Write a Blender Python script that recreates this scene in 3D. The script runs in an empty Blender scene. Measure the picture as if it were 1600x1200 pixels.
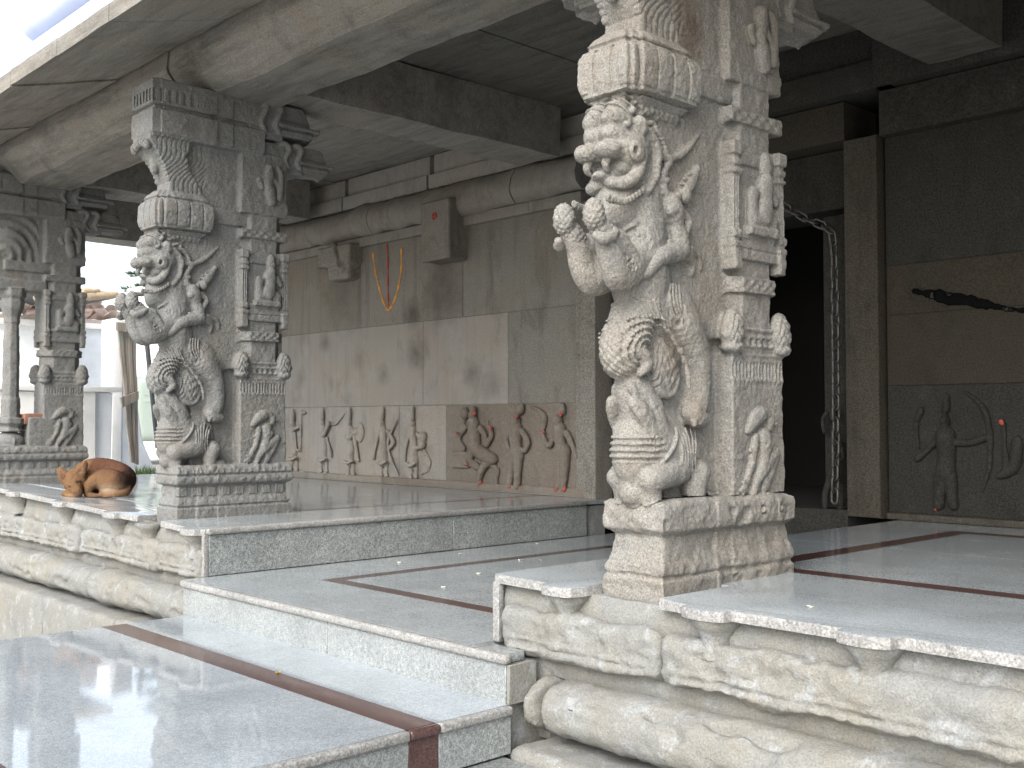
import bpy, bmesh, math, random
import numpy as np
from mathutils import Vector, Matrix

random.seed(7)
RNG = np.random.default_rng(11)
scn = bpy.context.scene
COL = scn.collection
PI = math.pi
rad = math.radians

# ------------------------------------------------------------------ camera, sky, sun, exposure
CAM = np.array([0.0, 0.0, 0.5])
PITCH, YAW, FPX = rad(1.98), rad(46.6), 1680.0
cam = bpy.data.cameras.new("camera")
cam.sensor_width = 36.0
cam.lens = FPX / 1600 * 36
cam.clip_start = 0.05
cam.clip_end = 600
cam_o = bpy.data.objects.new("camera", cam)
cam_o.location = CAM
cam_o.rotation_euler = (PI / 2 + PITCH, 0, YAW)
COL.objects.link(cam_o)
scn.camera = cam_o

SUN_EL, SUN_AZ = rad(40), rad(158)      # compass style azimuth used for both lamp and sky
wld = bpy.data.worlds.new("World")
scn.world = wld
wld.use_nodes = True
wn = wld.node_tree
bg = wn.nodes["Background"]
sky = wn.nodes.new("ShaderNodeTexSky")
sky.sky_type = 'NISHITA'
sky.sun_disc = False
sky.sun_elevation = SUN_EL
sky.sun_rotation = SUN_AZ
sky.dust_density = 4.0
hsv = wn.nodes.new("ShaderNodeHueSaturation")
hsv.inputs['Saturation'].default_value = 0.5
wn.links.new(sky.outputs[0], hsv.inputs['Color'])
wn.links.new(hsv.outputs[0], bg.inputs['Color'])
bg.inputs['Strength'].default_value = 0.15

sun = bpy.data.lights.new("sun", 'SUN')
sun.energy = 0.75
sun.angle = rad(45)
sun.color = (1.0, 0.985, 0.96)
sun_o = bpy.data.objects.new("sun", sun)
sd = Vector((math.sin(SUN_AZ) * math.cos(SUN_EL), math.cos(SUN_AZ) * math.cos(SUN_EL), math.sin(SUN_EL)))
sun_o.rotation_euler = sd.to_track_quat('Z', 'Y').to_euler()
COL.objects.link(sun_o)

scn.view_settings.view_transform = 'Standard'
scn.view_settings.look = 'None'
scn.view_settings.gamma = 1.0
scn.view_settings.exposure = 1.66
scn.cycles.max_bounces = 8
scn.cycles.diffuse_bounces = 5
scn.cycles.use_denoising = True

# ------------------------------------------------------------------ measuring the photograph (pixel of the 1600 px photo -> point on a plane)
_f = np.array([-math.sin(YAW) * math.cos(PITCH), math.cos(YAW) * math.cos(PITCH), math.sin(PITCH)])
_r = np.array([math.cos(YAW), math.sin(YAW), 0.0])
_u = np.cross(_r, _f)


def ray(px, py):
    return _f + _r * (px - 800) / FPX - _u * (py - 600) / FPX


def at_x(px, py, X):
    v = ray(px, py)
    return CAM + v * ((X - CAM[0]) / v[0])


def at_y(px, py, Y):
    v = ray(px, py)
    return CAM + v * ((Y - CAM[1]) / v[1])


def at_z(px, py, Z):
    v = ray(px, py)
    return CAM + v * ((Z - CAM[2]) / v[2])


# ------------------------------------------------------------------ objects
def tag(o, label=None, cat=None, group=None, kind=None):
    if label: o['label'] = label
    if cat: o['category'] = cat
    if group: o['group'] = group
    if kind: o['kind'] = kind
    return o


def empty(name, loc=(0, 0, 0), label=None, cat=None, group=None, kind=None, rz=0.0):
    o = bpy.data.objects.new(name, None)
    o.empty_display_size = 0.1
    o.location = loc
    o.rotation_euler = (0, 0, rz)
    COL.objects.link(o)
    return tag(o, label, cat, group, kind)


def link(name, me, mat=None, parent=None, world=True):
    """links mesh ME; when WORLD its vertices are world coordinates and the parent's transform is undone"""
    o = bpy.data.objects.new(name, me)
    COL.objects.link(o)
    if mat is not None and not me.materials:
        me.materials.append(mat)
    if parent is not None:
        o.parent = parent
        if world:
            o.matrix_parent_inverse = full_matrix(parent).inverted()
    return o


def full_matrix(o):
    m = Matrix.LocRotScale(o.location, o.rotation_euler, o.scale)
    if o.parent is not None:
        return full_matrix(o.parent) @ o.matrix_parent_inverse @ m
    return m


def copy_tree(o, parent=None):
    c = o.copy()
    COL.objects.link(c)
    if parent is not None:
        c.parent = parent
        c.matrix_parent_inverse = o.matrix_parent_inverse.copy()
    for ch in list(o.children):
        copy_tree(ch, c)
    return c


def np_mesh(name, v, quads, smooth=True):
    v = np.ascontiguousarray(v, np.float32)
    q = np.ascontiguousarray(quads, np.int32)
    k = q.shape[1]
    me = bpy.data.meshes.new(name)
    me.vertices.add(len(v))
    me.vertices.foreach_set("co", v.ravel())
    me.loops.add(q.size)
    me.loops.foreach_set("vertex_index", q.ravel())
    me.polygons.add(len(q))
    me.polygons.foreach_set("loop_start", np.arange(0, q.size, k, dtype=np.int32))
    if smooth:
        me.polygons.foreach_set("use_smooth", np.ones(len(q), bool))
    me.update(calc_edges=True)
    return me


def bm_mesh(name, bm, smooth=None):
    bmesh.ops.recalc_face_normals(bm, faces=bm.faces[:])
    me = bpy.data.meshes.new(name)
    bm.to_mesh(me)
    bm.free()
    if smooth is not None:
        for p in me.polygons: p.use_smooth = True
        me.set_sharp_from_angle(angle=rad(smooth))
    return me


def box_bm(lo, hi, bev=0.0, seg=2, bm=None, cuts=0):
    b = bmesh.new()
    bmesh.ops.create_cube(b, size=1.0)
    lo, hi = Vector(lo), Vector(hi)
    for v in b.verts:
        v.co = Vector([lo[i] + (v.co[i] + 0.5) * (hi[i] - lo[i]) for i in range(3)])
    if bev > 0:
        bmesh.ops.bevel(b, geom=b.edges[:], offset=bev, segments=seg, profile=0.6, affect='EDGES')
    if cuts:
        bmesh.ops.subdivide_edges(b, edges=[e for e in b.edges if e.calc_length() > 0.08], cuts=cuts, use_grid_fill=True)
    if bm is None:
        return b
    tmp = bpy.data.meshes.new("tmp")
    b.to_mesh(tmp); b.free()
    bm.from_mesh(tmp)
    bpy.data.meshes.remove(tmp)
    return bm


def box(name, lo, hi, mat, parent=None, bev=0.006, seg=2, rough=0.0, cuts=0):
    bm = box_bm(lo, hi, bev, seg, cuts=cuts)
    if rough:
        jitter(bm, rough)
    return link(name, bm_mesh(name, bm, 40), mat, parent)


# value noise sampled at points
_LAT = RNG.random((48, 48, 48)).astype(np.float32) * 2 - 1


def vnoise(p):
    p = np.asarray(p, np.float64)
    i = np.floor(p).astype(np.int64)
    t = p - i
    t = t * t * (3 - 2 * t)
    i0, i1 = i % 48, (i + 1) % 48
    out = 0
    for a in (0, 1):
        wx = t[:, 0] if a else 1 - t[:, 0]
        ix = i1[:, 0] if a else i0[:, 0]
        for b in (0, 1):
            wy = t[:, 1] if b else 1 - t[:, 1]
            iy = i1[:, 1] if b else i0[:, 1]
            for c in (0, 1):
                wz = t[:, 2] if c else 1 - t[:, 2]
                iz = i1[:, 2] if c else i0[:, 2]
                out = out + wx * wy * wz * _LAT[ix, iy, iz]
    return out


def fbm(p, f, octs=3):
    p = np.asarray(p)
    s, a = 0, 1.0
    for k in range(octs):
        s = s + a * vnoise(p * f + 7.3 * k)
        f *= 2.1; a *= 0.5
    return s


def jitter(bm, amp, f=6.0):
    co = np.array([v.co[:] for v in bm.verts])
    if len(co) == 0: return
    d = np.stack([fbm(co + k * 13.7, f) for k in range(3)], 1) * amp
    for v, dd in zip(bm.verts, d):
        v.co += Vector(dd)


# ------------------------------------------------------------------ carving: a signed distance volume and its surface
class Vol:
    def __init__(s, lo, hi, h):
        s.h = h
        s.lo = np.array(lo, float)
        n = np.ceil((np.array(hi) - s.lo) / h).astype(int) + 1
        s.ax = [(s.lo[i] + h * np.arange(n[i])).astype(np.float32) for i in range(3)]
        s.f = np.full(n, 1.0, np.float32)
        s.lab = np.zeros(n, np.uint8)
        s.flat = np.ones(3, np.float32)

    def win(s, lo, hi):
        sl, g = [], []
        for i in range(3):
            a = max(0, int(math.floor((lo[i] - s.lo[i]) / s.h)))
            b = min(len(s.ax[i]), int(math.ceil((hi[i] - s.lo[i]) / s.h)) + 1)
            if b <= a: return None, None
            sl.append(slice(a, b))
            sh = [1, 1, 1]; sh[i] = -1
            g.append(s.ax[i][a:b].reshape(sh))
        return tuple(sl), g

    def put(s, fn, lo, hi, lab=0, k=0.008, op='u'):
        m = 4 * s.h + k
        sl, g = s.win(np.array(lo) - m, np.array(hi) + m)
        if sl is None: return
        d = fn(*g).astype(np.float32)
        c = s.f[sl]
        d = np.broadcast_to(d, c.shape)
        if op == 'u':
            s.lab[sl] = np.where(d < c, lab, s.lab[sl])
            if k > 0:
                t = np.maximum(k - np.abs(c - d), 0) / k
                s.f[sl] = np.minimum(c, d) - t * t * k * 0.25
            else:
                s.f[sl] = np.minimum(c, d)
        else:
            if k > 0:
                t = np.maximum(k - np.abs(c + d), 0) / k
                s.f[sl] = np.maximum(c, -d) + t * t * k * 0.25
            else:
                s.f[sl] = np.maximum(c, -d)

    def ell(s, c, r, lab=0, k=0.008, ang=0.0, op='u', plane=(1, 2)):
        c = np.array(c, float); r = np.array(r, float)
        i, j = plane
        ca, sa = math.cos(ang), math.sin(ang)

        def fn(*g):
            q = [g[n] - c[n] for n in range(3)]
            qi, qj = q[i] * ca + q[j] * sa, -q[i] * sa + q[j] * ca
            q[i], q[j] = qi, qj
            k0 = np.sqrt(sum((q[n] / r[n]) ** 2 for n in range(3)))
            k1 = np.sqrt(sum((q[n] / r[n] ** 2) ** 2 for n in range(3))) + 1e-9
            return k0 * (k0 - 1) / k1
        R = max(r) if ang else r
        s.put(fn, c - R, c + R, lab, k, op)

    def cap(s, a, b, ra, rb, lab=0, k=0.008, flat=None, op='u'):
        a = np.array(a, float); b = np.array(b, float)
        fl = np.array(s.flat if flat is None else flat, float)
        A, B = a / fl, b / fl
        ba = B - A
        L = float(ba @ ba) + 1e-12
        ms = float(min(fl))

        def fn(*g):
            q = [g[n] / np.float32(fl[n]) - A[n] for n in range(3)]
            t = np.clip((q[0] * ba[0] + q[1] * ba[1] + q[2] * ba[2]) / L, 0, 1)
            d2 = sum((q[n] - t * ba[n]) ** 2 for n in range(3))
            return (np.sqrt(d2) - (ra + (rb - ra) * t)) * ms
        R = max(ra, rb) * fl
        s.put(fn, np.minimum(a, b) - R, np.maximum(a, b) + R, lab, k, op)

    def chain(s, pts, rs, lab=0, k=0.008, flat=None, op='u'):
        if not hasattr(rs, '__len__'): rs = [rs] * len(pts)
        for n in range(len(pts) - 1):
            s.cap(pts[n], pts[n + 1], rs[n], rs[n + 1], lab, k, flat, op)

    def curve(s, pts, rs, lab=0, k=0.006, flat=None, n=6, op='u'):
        P, R = spline(pts, rs, n)
        s.chain(P, R, lab, k, flat, op)

    def box(s, lo, hi, rd=0.006, lab=0, k=0.004, op='u'):
        lo = np.array(lo, float); hi = np.array(hi, float)
        c = (lo + hi) / 2; hf = (hi - lo) / 2 - rd

        def fn(*g):
            q = [np.abs(g[n] - c[n]) - hf[n] for n in range(3)]
            out = np.sqrt(sum(np.maximum(x, 0) ** 2 for x in q))
            ins = np.minimum(np.maximum(np.maximum(q[0], q[1]), q[2]), 0)
            return out + ins - rd
        s.put(fn, lo, hi, lab, k, op)

    def add(s, fn, lo, hi):
        sl, g = s.win(lo, hi)
        if sl is None: return
        s.f[sl] += fn(*g).astype(np.float32)

    def mirror_x(s):
        """volume built for x >= -h: reflect"""
        i0 = int(round((0 - s.lo[0]) / s.h))
        s.f = np.concatenate([s.f[:i0:-1], s.f[i0:]], 0)
        s.lab = np.concatenate([s.lab[:i0:-1], s.lab[i0:]], 0)
        n = s.f.shape[0]
        s.lo[0] = -(n - 1) / 2 * s.h

    def mesh(s):
        f = s.f
        f[0], f[-1] = np.maximum(f[0], s.h), np.maximum(f[-1], s.h)
        f[:, 0], f[:, -1] = np.maximum(f[:, 0], s.h), np.maximum(f[:, -1], s.h)
        f[:, :, 0], f[:, :, -1] = np.maximum(f[:, :, 0], s.h), np.maximum(f[:, :, -1], s.h)
        ins = f < 0
        n = np.array(f.shape)
        cn = n - 1
        c8 = [ins[a:a + cn[0], b:b + cn[1], c:c + cn[2]] for a in (0, 1) for b in (0, 1) for c in (0, 1)]
        anyi = c8[0].copy(); alli = c8[0].copy()
        for c in c8[1:]:
            anyi |= c; alli &= c
        act = anyi & ~alli
        idx = np.argwhere(act)
        vid = np.full(cn, -1, np.int32)
        vid[act] = np.arange(len(idx), dtype=np.int32)
        acc = np.zeros((len(idx), 3)); cnt = np.zeros(len(idx))
        cr = [(a, b, c) for a in (0, 1) for b in (0, 1) for c in (0, 1)]
        val = {o: f[idx[:, 0] + o[0], idx[:, 1] + o[1], idx[:, 2] + o[2]].astype(np.float64) for o in cr}
        for a in cr:
            for ax in range(3):
                if a[ax]: continue
                b = list(a); b[ax] = 1; b = tuple(b)
                fa, fb = val[a], val[b]
                m = (fa < 0) != (fb < 0)
                t = np.where(m, fa / np.where(m, fa - fb, 1), 0)
                p = np.tile(np.array(a, float), (len(idx), 1)); p[:, ax] = t
                acc[m] += p[m]; cnt[m] += 1
        verts = (idx + acc / cnt[:, None]) * s.h + s.lo
        quads, labs = [], []
        for ax in range(3):
            o = [0, 0, 0]; o[ax] = 1
            A = ins[:n[0] - o[0], :n[1] - o[1], :n[2] - o[2]]
            B = ins[o[0]:, o[1]:, o[2]:]
            e = np.argwhere(A != B)
            u, w = [i for i in range(3) if i != ax]
            e = e[(e[:, u] > 0) & (e[:, w] > 0) & (e[:, u] < cn[u]) & (e[:, w] < cn[w])]
            if not len(e): continue
            q = []
            for du, dw in ((1, 1), (0, 1), (0, 0), (1, 0)):
                c = e.copy(); c[:, u] -= du; c[:, w] -= dw
                q.append(vid[c[:, 0], c[:, 1], c[:, 2]])
            q = np.stack(q, 1)
            sgn = A[e[:, 0], e[:, 1], e[:, 2]]
            flip = sgn if ax != 1 else ~sgn
            q[~flip] = q[~flip][:, ::-1]
            inner = np.where(sgn, 0, 1)
            ei = e.copy(); ei[:, ax] += inner
            labs.append(s.lab[ei[:, 0], ei[:, 1], ei[:, 2]])
            quads.append(q)
        return verts, np.concatenate(quads), np.concatenate(labs)


def spline(pts, rs, n=6):
    pts = np.array(pts, float)
    rs = np.array([rs] * len(pts) if not hasattr(rs, '__len__') else rs, float)
    P, R = [], []
    m = len(pts)
    for i in range(m - 1):
        p0, p1, p2, p3 = pts[max(i - 1, 0)], pts[i], pts[i + 1], pts[min(i + 2, m - 1)]
        for t in np.linspace(0, 1, n, endpoint=False):
            P.append(0.5 * (2 * p1 + (p2 - p0) * t + (2 * p0 - 5 * p1 + 4 * p2 - p3) * t * t + (3 * p1 - p0 - 3 * p2 + p3) * t ** 3))
            R.append(rs[i] + (rs[i + 1] - rs[i]) * t)
    P.append(pts[-1]); R.append(rs[-1])
    return P, R


def vnormals(v, q):
    a, b, c, d = (v[q[:, i]] for i in range(4))
    fn = np.cross(c - a, d - b)
    out = np.zeros_like(v)
    for i in range(4):
        for k in range(3):
            out[:, k] += np.bincount(q[:, i], fn[:, k], len(v))
    return out / (np.linalg.norm(out, axis=1, keepdims=True) + 1e-12)


def weather(v, q, amps, off=0.0):
    """stone wear: moves vertices along the normal by (amplitude, frequency) noises"""
    nrm = vnormals(v, q)
    d = np.zeros(len(v))
    for a, f in amps:
        d += a * fbm(v + off, f, 2)
    return v + nrm * d[:, None]


def split_parts(v, q, lab, names, mats, parent, mesh_loc=(0, 0, 0)):
    """one mesh object per carved part"""
    out = {}
    for L, name in names.items():
        sel = q[lab == L]
        if not len(sel): continue
        used, inv = np.unique(sel, return_inverse=True)
        me = np_mesh(name, v[used] + np.array(mesh_loc), inv.reshape(-1, 4))
        m = mats if not isinstance(mats, dict) else mats[L]
        o = link(name, me, m, parent, world=False)
        out[L] = o
    return out


# ------------------------------------------------------------------ materials
def mk(name):
    m = bpy.data.materials.new(name)
    m.use_nodes = True
    nt = m.node_tree
    return m, nt, nt.nodes["Principled BSDF"]


def nz(nt, vec, scale, detail=4, rough=0.6, dist=0.0):
    n = nt.nodes.new("ShaderNodeTexNoise")
    n.inputs['Scale'].default_value = scale
    n.inputs['Detail'].default_value = detail
    n.inputs['Roughness'].default_value = rough
    n.inputs['Distortion'].default_value = dist
    nt.links.new(vec, n.inputs['Vector'])
    return n.outputs['Fac']


def ramp(nt, fac, stops):
    r = nt.nodes.new("ShaderNodeValToRGB")
    e = r.color_ramp.elements
    while len(e) < len(stops): e.new(0.5)
    for i, (p, c) in enumerate(stops):
        e[i].position = p
        e[i].color = (*c, 1) if len(c) == 3 else c
    nt.links.new(fac, r.inputs[0])
    return r.outputs[0]


def g(v): return (v, v, v)


def mix(nt, fac, a, b, mode='MIX'):
    n = nt.nodes.new("ShaderNodeMix")
    n.data_type = 'RGBA'
    n.blend_type = mode
    for s, x in ((0, fac), (6, a), (7, b)):
        if hasattr(x, 'is_linked') or hasattr(x, 'links'):
            nt.links.new(x, n.inputs[s])
        else:
            n.inputs[s].default_value = x if s == 0 else ((*x, 1) if len(x) == 3 else x)
    return n.outputs[2]


def pos(nt, obj=False):
    if obj:
        return nt.nodes.new("ShaderNodeTexCoord").outputs['Object']
    return nt.nodes.new("ShaderNodeNewGeometry").outputs['Position']


def stretch(nt, vec, s):
    n = nt.nodes.new("ShaderNodeVectorMath")
    n.operation = 'MULTIPLY'
    nt.links.new(vec, n.inputs[0])
    n.inputs[1].default_value = s
    return n.outputs[0]


def bump(nt, bsdf, h, dist=0.002, strength=0.6, prev=None):
    b = nt.nodes.new("ShaderNodeBump")
    b.inputs['Strength'].default_value = strength
    b.inputs['Distance'].default_value = dist
    nt.links.new(h, b.inputs['Height'])
    if prev is not None:
        nt.links.new(prev, b.inputs['Normal'])
    nt.links.new(b.outputs[0], bsdf.inputs['Normal'])
    return b.outputs[0]


def stone(name, c, warm=None, dark=None, light=None, warm_amt=0.45, dark_amt=0.5, light_amt=0.5, grain=0.35, gscale=170, bmp=0.003,
          rough=0.85, streak=0.0, big=2.2, blots=False, lengthwise=False, spots=(), flake=.18):
    m, nt, b = mk(name)
    v = pos(nt)
    col = None
    base = tuple(c)
    warm = warm or tuple(x * y for x, y in zip(c, (1.08, 0.92, 0.74)))
    dark = dark or tuple(x * 0.45 for x in c)
    light = light or tuple(min(0.85, x * 1.5) for x in c)
    f1 = ramp(nt, nz(nt, v, big, 5, 0.65), [(0.42, g(0)), (0.68, g(warm_amt))])
    col = mix(nt, f1, base, warm)
    f2 = ramp(nt, nz(nt, stretch(nt, v, (1, 1, 0.45)), big * 2.7, 6, 0.7, 0.6), [(0.52, g(0)), (0.74, g(dark_amt))])
    col = mix(nt, f2, col, dark)
    v3 = nt.nodes.new("ShaderNodeVectorMath"); v3.operation = 'ADD'
    nt.links.new(v, v3.inputs[0]); v3.inputs[1].default_value = (31.7, 12.3, 5.1)
    f3 = ramp(nt, nz(nt, v3.outputs[0], big * 4.2, 7, 0.72), [(0.54, g(0)), (0.54 + flake, g(light_amt))])
    col = mix(nt, f3, col, light)
    if streak:
        fs = ramp(nt, nz(nt, stretch(nt, v, (7, 7, 0.5)), 2.0, 5, 0.7), [(0.5, g(0)), (0.75, g(streak))])
        col = mix(nt, fs, col, dark)
    if lengthwise:
        fs = ramp(nt, nz(nt, stretch(nt, v, (.8, 6, 6)), 2.2, 6, 0.72), [(0.45, g(0)), (0.7, g(.7))])
        col = mix(nt, fs, col, dark)
        fs = ramp(nt, nz(nt, stretch(nt, v, (1.1, 9, 9)), 1.7, 6, 0.72), [(0.52, g(0)), (0.72, g(.6))])
        col = mix(nt, fs, col, light)
    if blots:
        for (px, py, r, a) in ((650, 550, .15, .95), (737, 582, .12, .8), (645, 490, .13, .9), (690, 470, .26, .5), (508, 535, .09, .7), (470, 590, .10, .6), (535, 460, .34, .55), (700, 440, .34, .5), (600, 585, .09, .6), (560, 560, .12, .45), (770, 600, .15, .5), (830, 420, .4, .45)):
            p = at_y(px, py, 5.2)
            dn = nt.nodes.new("ShaderNodeVectorMath"); dn.operation = 'DISTANCE'
            nt.links.new(v, dn.inputs[0]); dn.inputs[1].default_value = p
            ad = nt.nodes.new("ShaderNodeMath"); ad.operation = 'MULTIPLY_ADD'
            nt.links.new(nz(nt, v, 7, 4, .7), ad.inputs[0]); ad.inputs[1].default_value = r * 1.6
            nt.links.new(dn.outputs['Value'], ad.inputs[2])
            fb = ramp(nt, ad.outputs[0], [(r * .9, g(a)), (r * 1.9, g(0))])
            col = mix(nt, fb, col, dark)
    for (p, r, a, cc) in spots:
        sb = nt.nodes.new("ShaderNodeVectorMath"); sb.operation = 'SUBTRACT'
        nt.links.new(v, sb.inputs[0]); sb.inputs[1].default_value = p
        ln = nt.nodes.new("ShaderNodeVectorMath"); ln.operation = 'LENGTH'
        nt.links.new(stretch(nt, sb.outputs[0], (1, 1, .45)), ln.inputs[0])
        ad = nt.nodes.new("ShaderNodeMath"); ad.operation = 'MULTIPLY_ADD'
        nt.links.new(nz(nt, v, 14, 5, .7), ad.inputs[0]); ad.inputs[1].default_value = r * 1.5
        nt.links.new(ln.outputs['Value'], ad.inputs[2])
        col = mix(nt, ramp(nt, ad.outputs[0], [(r * .9, g(a)), (r * 1.8, g(0))]), col, cc)
    gn = nz(nt, v, gscale, 2, 0.7)
    gc = ramp(nt, gn, [(0.3, g(1 - grain)), (0.5, g(1)), (0.7, g(1 + grain))])
    # mineral flecks
    col = mix(nt, 1.0, col, gc, 'MULTIPLY')
    nt.links.new(col, b.inputs['Base Color'])
    b.inputs['Roughness'].default_value = rough
    b.inputs['Specular IOR Level'].default_value = 0.25
    p = bump(nt, b, nz(nt, v, 45, 6, 0.75), bmp * 2, 0.6)
    bump(nt, b, gn, bmp * 0.6, 0.7, p)
    return m


def granite(name, c, rough=0.12, contrast=0.5, scale=230, spec=0.5, bmp=0.0, cloud=0.15, ior=1.5):
    m, nt, b = mk(name)
    v = pos(nt)
    n1 = nz(nt, v, scale, 2, 0.65)
    n2 = nz(nt, stretch(nt, v, (1, 1, 1)), scale * 0.37, 3, 0.6)
    dk = tuple(x * (1 - contrast) for x in c)
    lt = tuple(min(0.8, x * (1 + contrast)) for x in c)
    c1 = ramp(nt, n1, [(0.33, dk), (0.5, c), (0.67, lt)])
    c2 = ramp(nt, n2, [(0.35, g(1 - contrast * .5)), (0.65, g(1 + contrast * .4))])
    col = mix(nt, 1.0, c1, c2, 'MULTIPLY')
    c3 = ramp(nt, nz(nt, v, 3.2, 5, 0.65), [(0.3, g(1 - cloud)), (0.7, g(1 + cloud))])
    col = mix(nt, 1.0, col, c3, 'MULTIPLY')
    nt.links.new(col, b.inputs['Base Color'])
    r = ramp(nt, nz(nt, v, 5, 5, 0.7), [(0.35, g(rough * 0.8)), (0.7, g(rough * 1.5))])
    nt.links.new(r, b.inputs['Roughness'])
    b.inputs['Specular IOR Level'].default_value = spec
    b.inputs['IOR'].default_value = ior
    if bmp: bump(nt, b, n1, bmp, 0.6)
    return m


def plain(name, c, rough=0.7, var=0.12, scale=20, metal=0.0, bmp=0.0):
    m, nt, b = mk(name)
    v = pos(nt)
    n = nz(nt, v, scale, 5, 0.65)
    col = mix(nt, 1.0, c, ramp(nt, n, [(0.3, g(1 - var)), (0.7, g(1 + var))]), 'MULTIPLY')
    nt.links.new(col, b.inputs['Base Color'])
    b.inputs['Roughness'].default_value = rough
    b.inputs['Metallic'].default_value = metal
    if bmp: bump(nt, b, n, bmp, 0.7)
    return m


M = {}
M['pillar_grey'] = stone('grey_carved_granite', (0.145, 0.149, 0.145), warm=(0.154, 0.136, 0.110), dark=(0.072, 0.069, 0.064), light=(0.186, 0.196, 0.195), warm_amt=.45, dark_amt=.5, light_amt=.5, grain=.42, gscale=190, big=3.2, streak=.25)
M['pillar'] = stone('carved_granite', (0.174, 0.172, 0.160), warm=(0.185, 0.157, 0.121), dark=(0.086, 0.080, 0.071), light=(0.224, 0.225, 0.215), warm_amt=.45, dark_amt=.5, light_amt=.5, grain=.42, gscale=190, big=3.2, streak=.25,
    spots=[(tuple(at_x(a, b, -2.02)), r, w, c) for a, b, r, w, c in ((1082, 40, .075, .75, (.075, .05, .034)), (1192, 40, .06, .5, (.09, .065, .045)), (1050, 545, .05, .4, (.15, .115, .08)), (1085, 650, .05, .35, (.15, .115, .08)), (1062, 350, .04, .4, (.11, .088, .065)),
    (980, 870, .10, .5, (.25, .21, .15)), (975, 470, .08, .4, (.15, .12, .09)))])
M['plinth'] = stone('lime_washed_plinth', (0.182, 0.187, 0.179), warm=(0.194, 0.179, 0.140), dark=(0.106, 0.108, 0.104), light=(0.263, 0.277, 0.284), warm_amt=.6, dark_amt=.4, light_amt=.8, grain=.22, bmp=.006, big=2.8, flake=.11)
M['wall'] = stone('wall_granite', (0.176, 0.167, 0.149), warm=(0.183, 0.154, 0.120), dark=(0.074, 0.067, 0.058), light=(0.234, 0.228, 0.210), warm_amt=.6, dark_amt=.65, light_amt=.5, grain=.3, streak=.4, big=1.5)
M['wall_pale'] = stone('pale_wall_granite', (0.227, 0.219, 0.201), warm=(0.231, 0.199, 0.163), dark=(0.112, 0.101, 0.087), light=(0.281, 0.278, 0.266), warm_amt=.8, dark_amt=.8, light_amt=.5, grain=.28, streak=.3, big=1.35, blots=True)
M['wall_mid'] = stone('stained_wall_granite', (0.167, 0.158, 0.139), warm=(0.169, 0.141, 0.107), dark=(0.068, 0.061, 0.051), light=(0.211, 0.207, 0.191), warm_amt=.5, dark_amt=.85, light_amt=.5, grain=.3, streak=.55, big=1.25, blots=True)
M['wall_dim'] = stone('dim_wall_granite', (0.154, 0.150, 0.132), warm=(0.158, 0.137, 0.105), dark=(0.065, 0.061, 0.051), light=(0.204, 0.200, 0.183), warm_amt=.5, dark_amt=.6, light_amt=.5, grain=.4, gscale=130, streak=.45, big=1.8)
M['wall_mottled'] = stone('mottled_jamb_granite', (0.048, 0.044, 0.035), warm=(0.052, 0.041, 0.027), dark=(0.016, 0.015, 0.013), light=(0.072, 0.069, 0.058), warm_amt=.6, dark_amt=.75, light_amt=.5, grain=.5, gscale=120, streak=.5, big=3)  # dark, strongly mottled granite around the doorway
M['beam'] = stone('beam_granite', (0.175, 0.17, 0.152), warm=(0.19, 0.155, 0.115), dark=(0.07, 0.066, 0.058), light=(0.255, 0.248, 0.228), warm_amt=.6, dark_amt=.65, light_amt=.5, grain=.3, gscale=150, big=1.6, lengthwise=True)
M['crack'] = plain('black_crack', (0.006, 0.006, 0.006), 1.0, .1, 20)  # flush black strip; the darkness inside the crack is put into its colour
M['crack'].node_tree.nodes['Principled BSDF'].inputs['Specular IOR Level'].default_value = 0
M['mortar'] = plain('joint_mortar', (0.158, 0.154, 0.143), .95, .3, 30, bmp=.003)
M['wall_grey'] = stone('grey_wall_granite', (0.165, 0.16, 0.143), warm=(0.17, 0.145, 0.11), dark=(0.07, 0.065, 0.056), light=(0.235, 0.228, 0.21), grain=.45, gscale=120, streak=.35, big=2)
M['wall_oiled'] = stone('oil_stained_granite', (0.149, 0.132, 0.113), warm=(0.123, 0.098, 0.075), dark=(0.071, 0.061, 0.051), light=(0.223, 0.220, 0.206), warm_amt=.7, dark_amt=.5, light_amt=.5, grain=.3, big=2)
M['wall_soot_shade'] = stone('sooty_shaded_granite', (0.022, 0.022, 0.019), warm=(0.027, 0.024, 0.018), dark=(0.007, 0.007, 0.006), light=(0.042, 0.041, 0.037), warm_amt=.6, dark_amt=.6, light_amt=.6, grain=.6, gscale=110, big=2)  # soot, darkened further so the colour also holds the right side's shade
M['wall_brown'] = stone('sooty_shaded_brown', (0.032, 0.028, 0.021), warm=(0.039, 0.032, 0.020), dark=(0.013, 0.010, 0.009), light=(0.049, 0.045, 0.035), warm_amt=.6, dark_amt=.6, light_amt=.4, grain=.4, gscale=120, big=1.6)  # brown stone with soot and the right side's shade in its colour
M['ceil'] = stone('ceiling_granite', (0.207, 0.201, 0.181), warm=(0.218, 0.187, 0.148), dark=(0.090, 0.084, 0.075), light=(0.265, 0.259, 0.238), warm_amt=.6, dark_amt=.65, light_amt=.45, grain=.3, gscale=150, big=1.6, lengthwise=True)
M['ceil_shade'] = stone('shaded_ceiling_granite', (0.109, 0.106, 0.095), warm=(0.116, 0.101, 0.077), dark=(0.043, 0.041, 0.036), light=(0.147, 0.145, 0.131), warm_amt=.5, dark_amt=.6, light_amt=.45, grain=.3, gscale=150, big=1.6, lengthwise=True)  # darker copy of the ceiling stone; inner shade is put into its colour
M['floor'] = granite('polished_grey_granite', (0.246, 0.273, 0.286), rough=.11, contrast=.3, spec=.65)
M['landing'] = granite('polished_landing_granite', (0.259, 0.292, 0.314), rough=.045, contrast=.3, spec=.8, ior=1.8)
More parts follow.
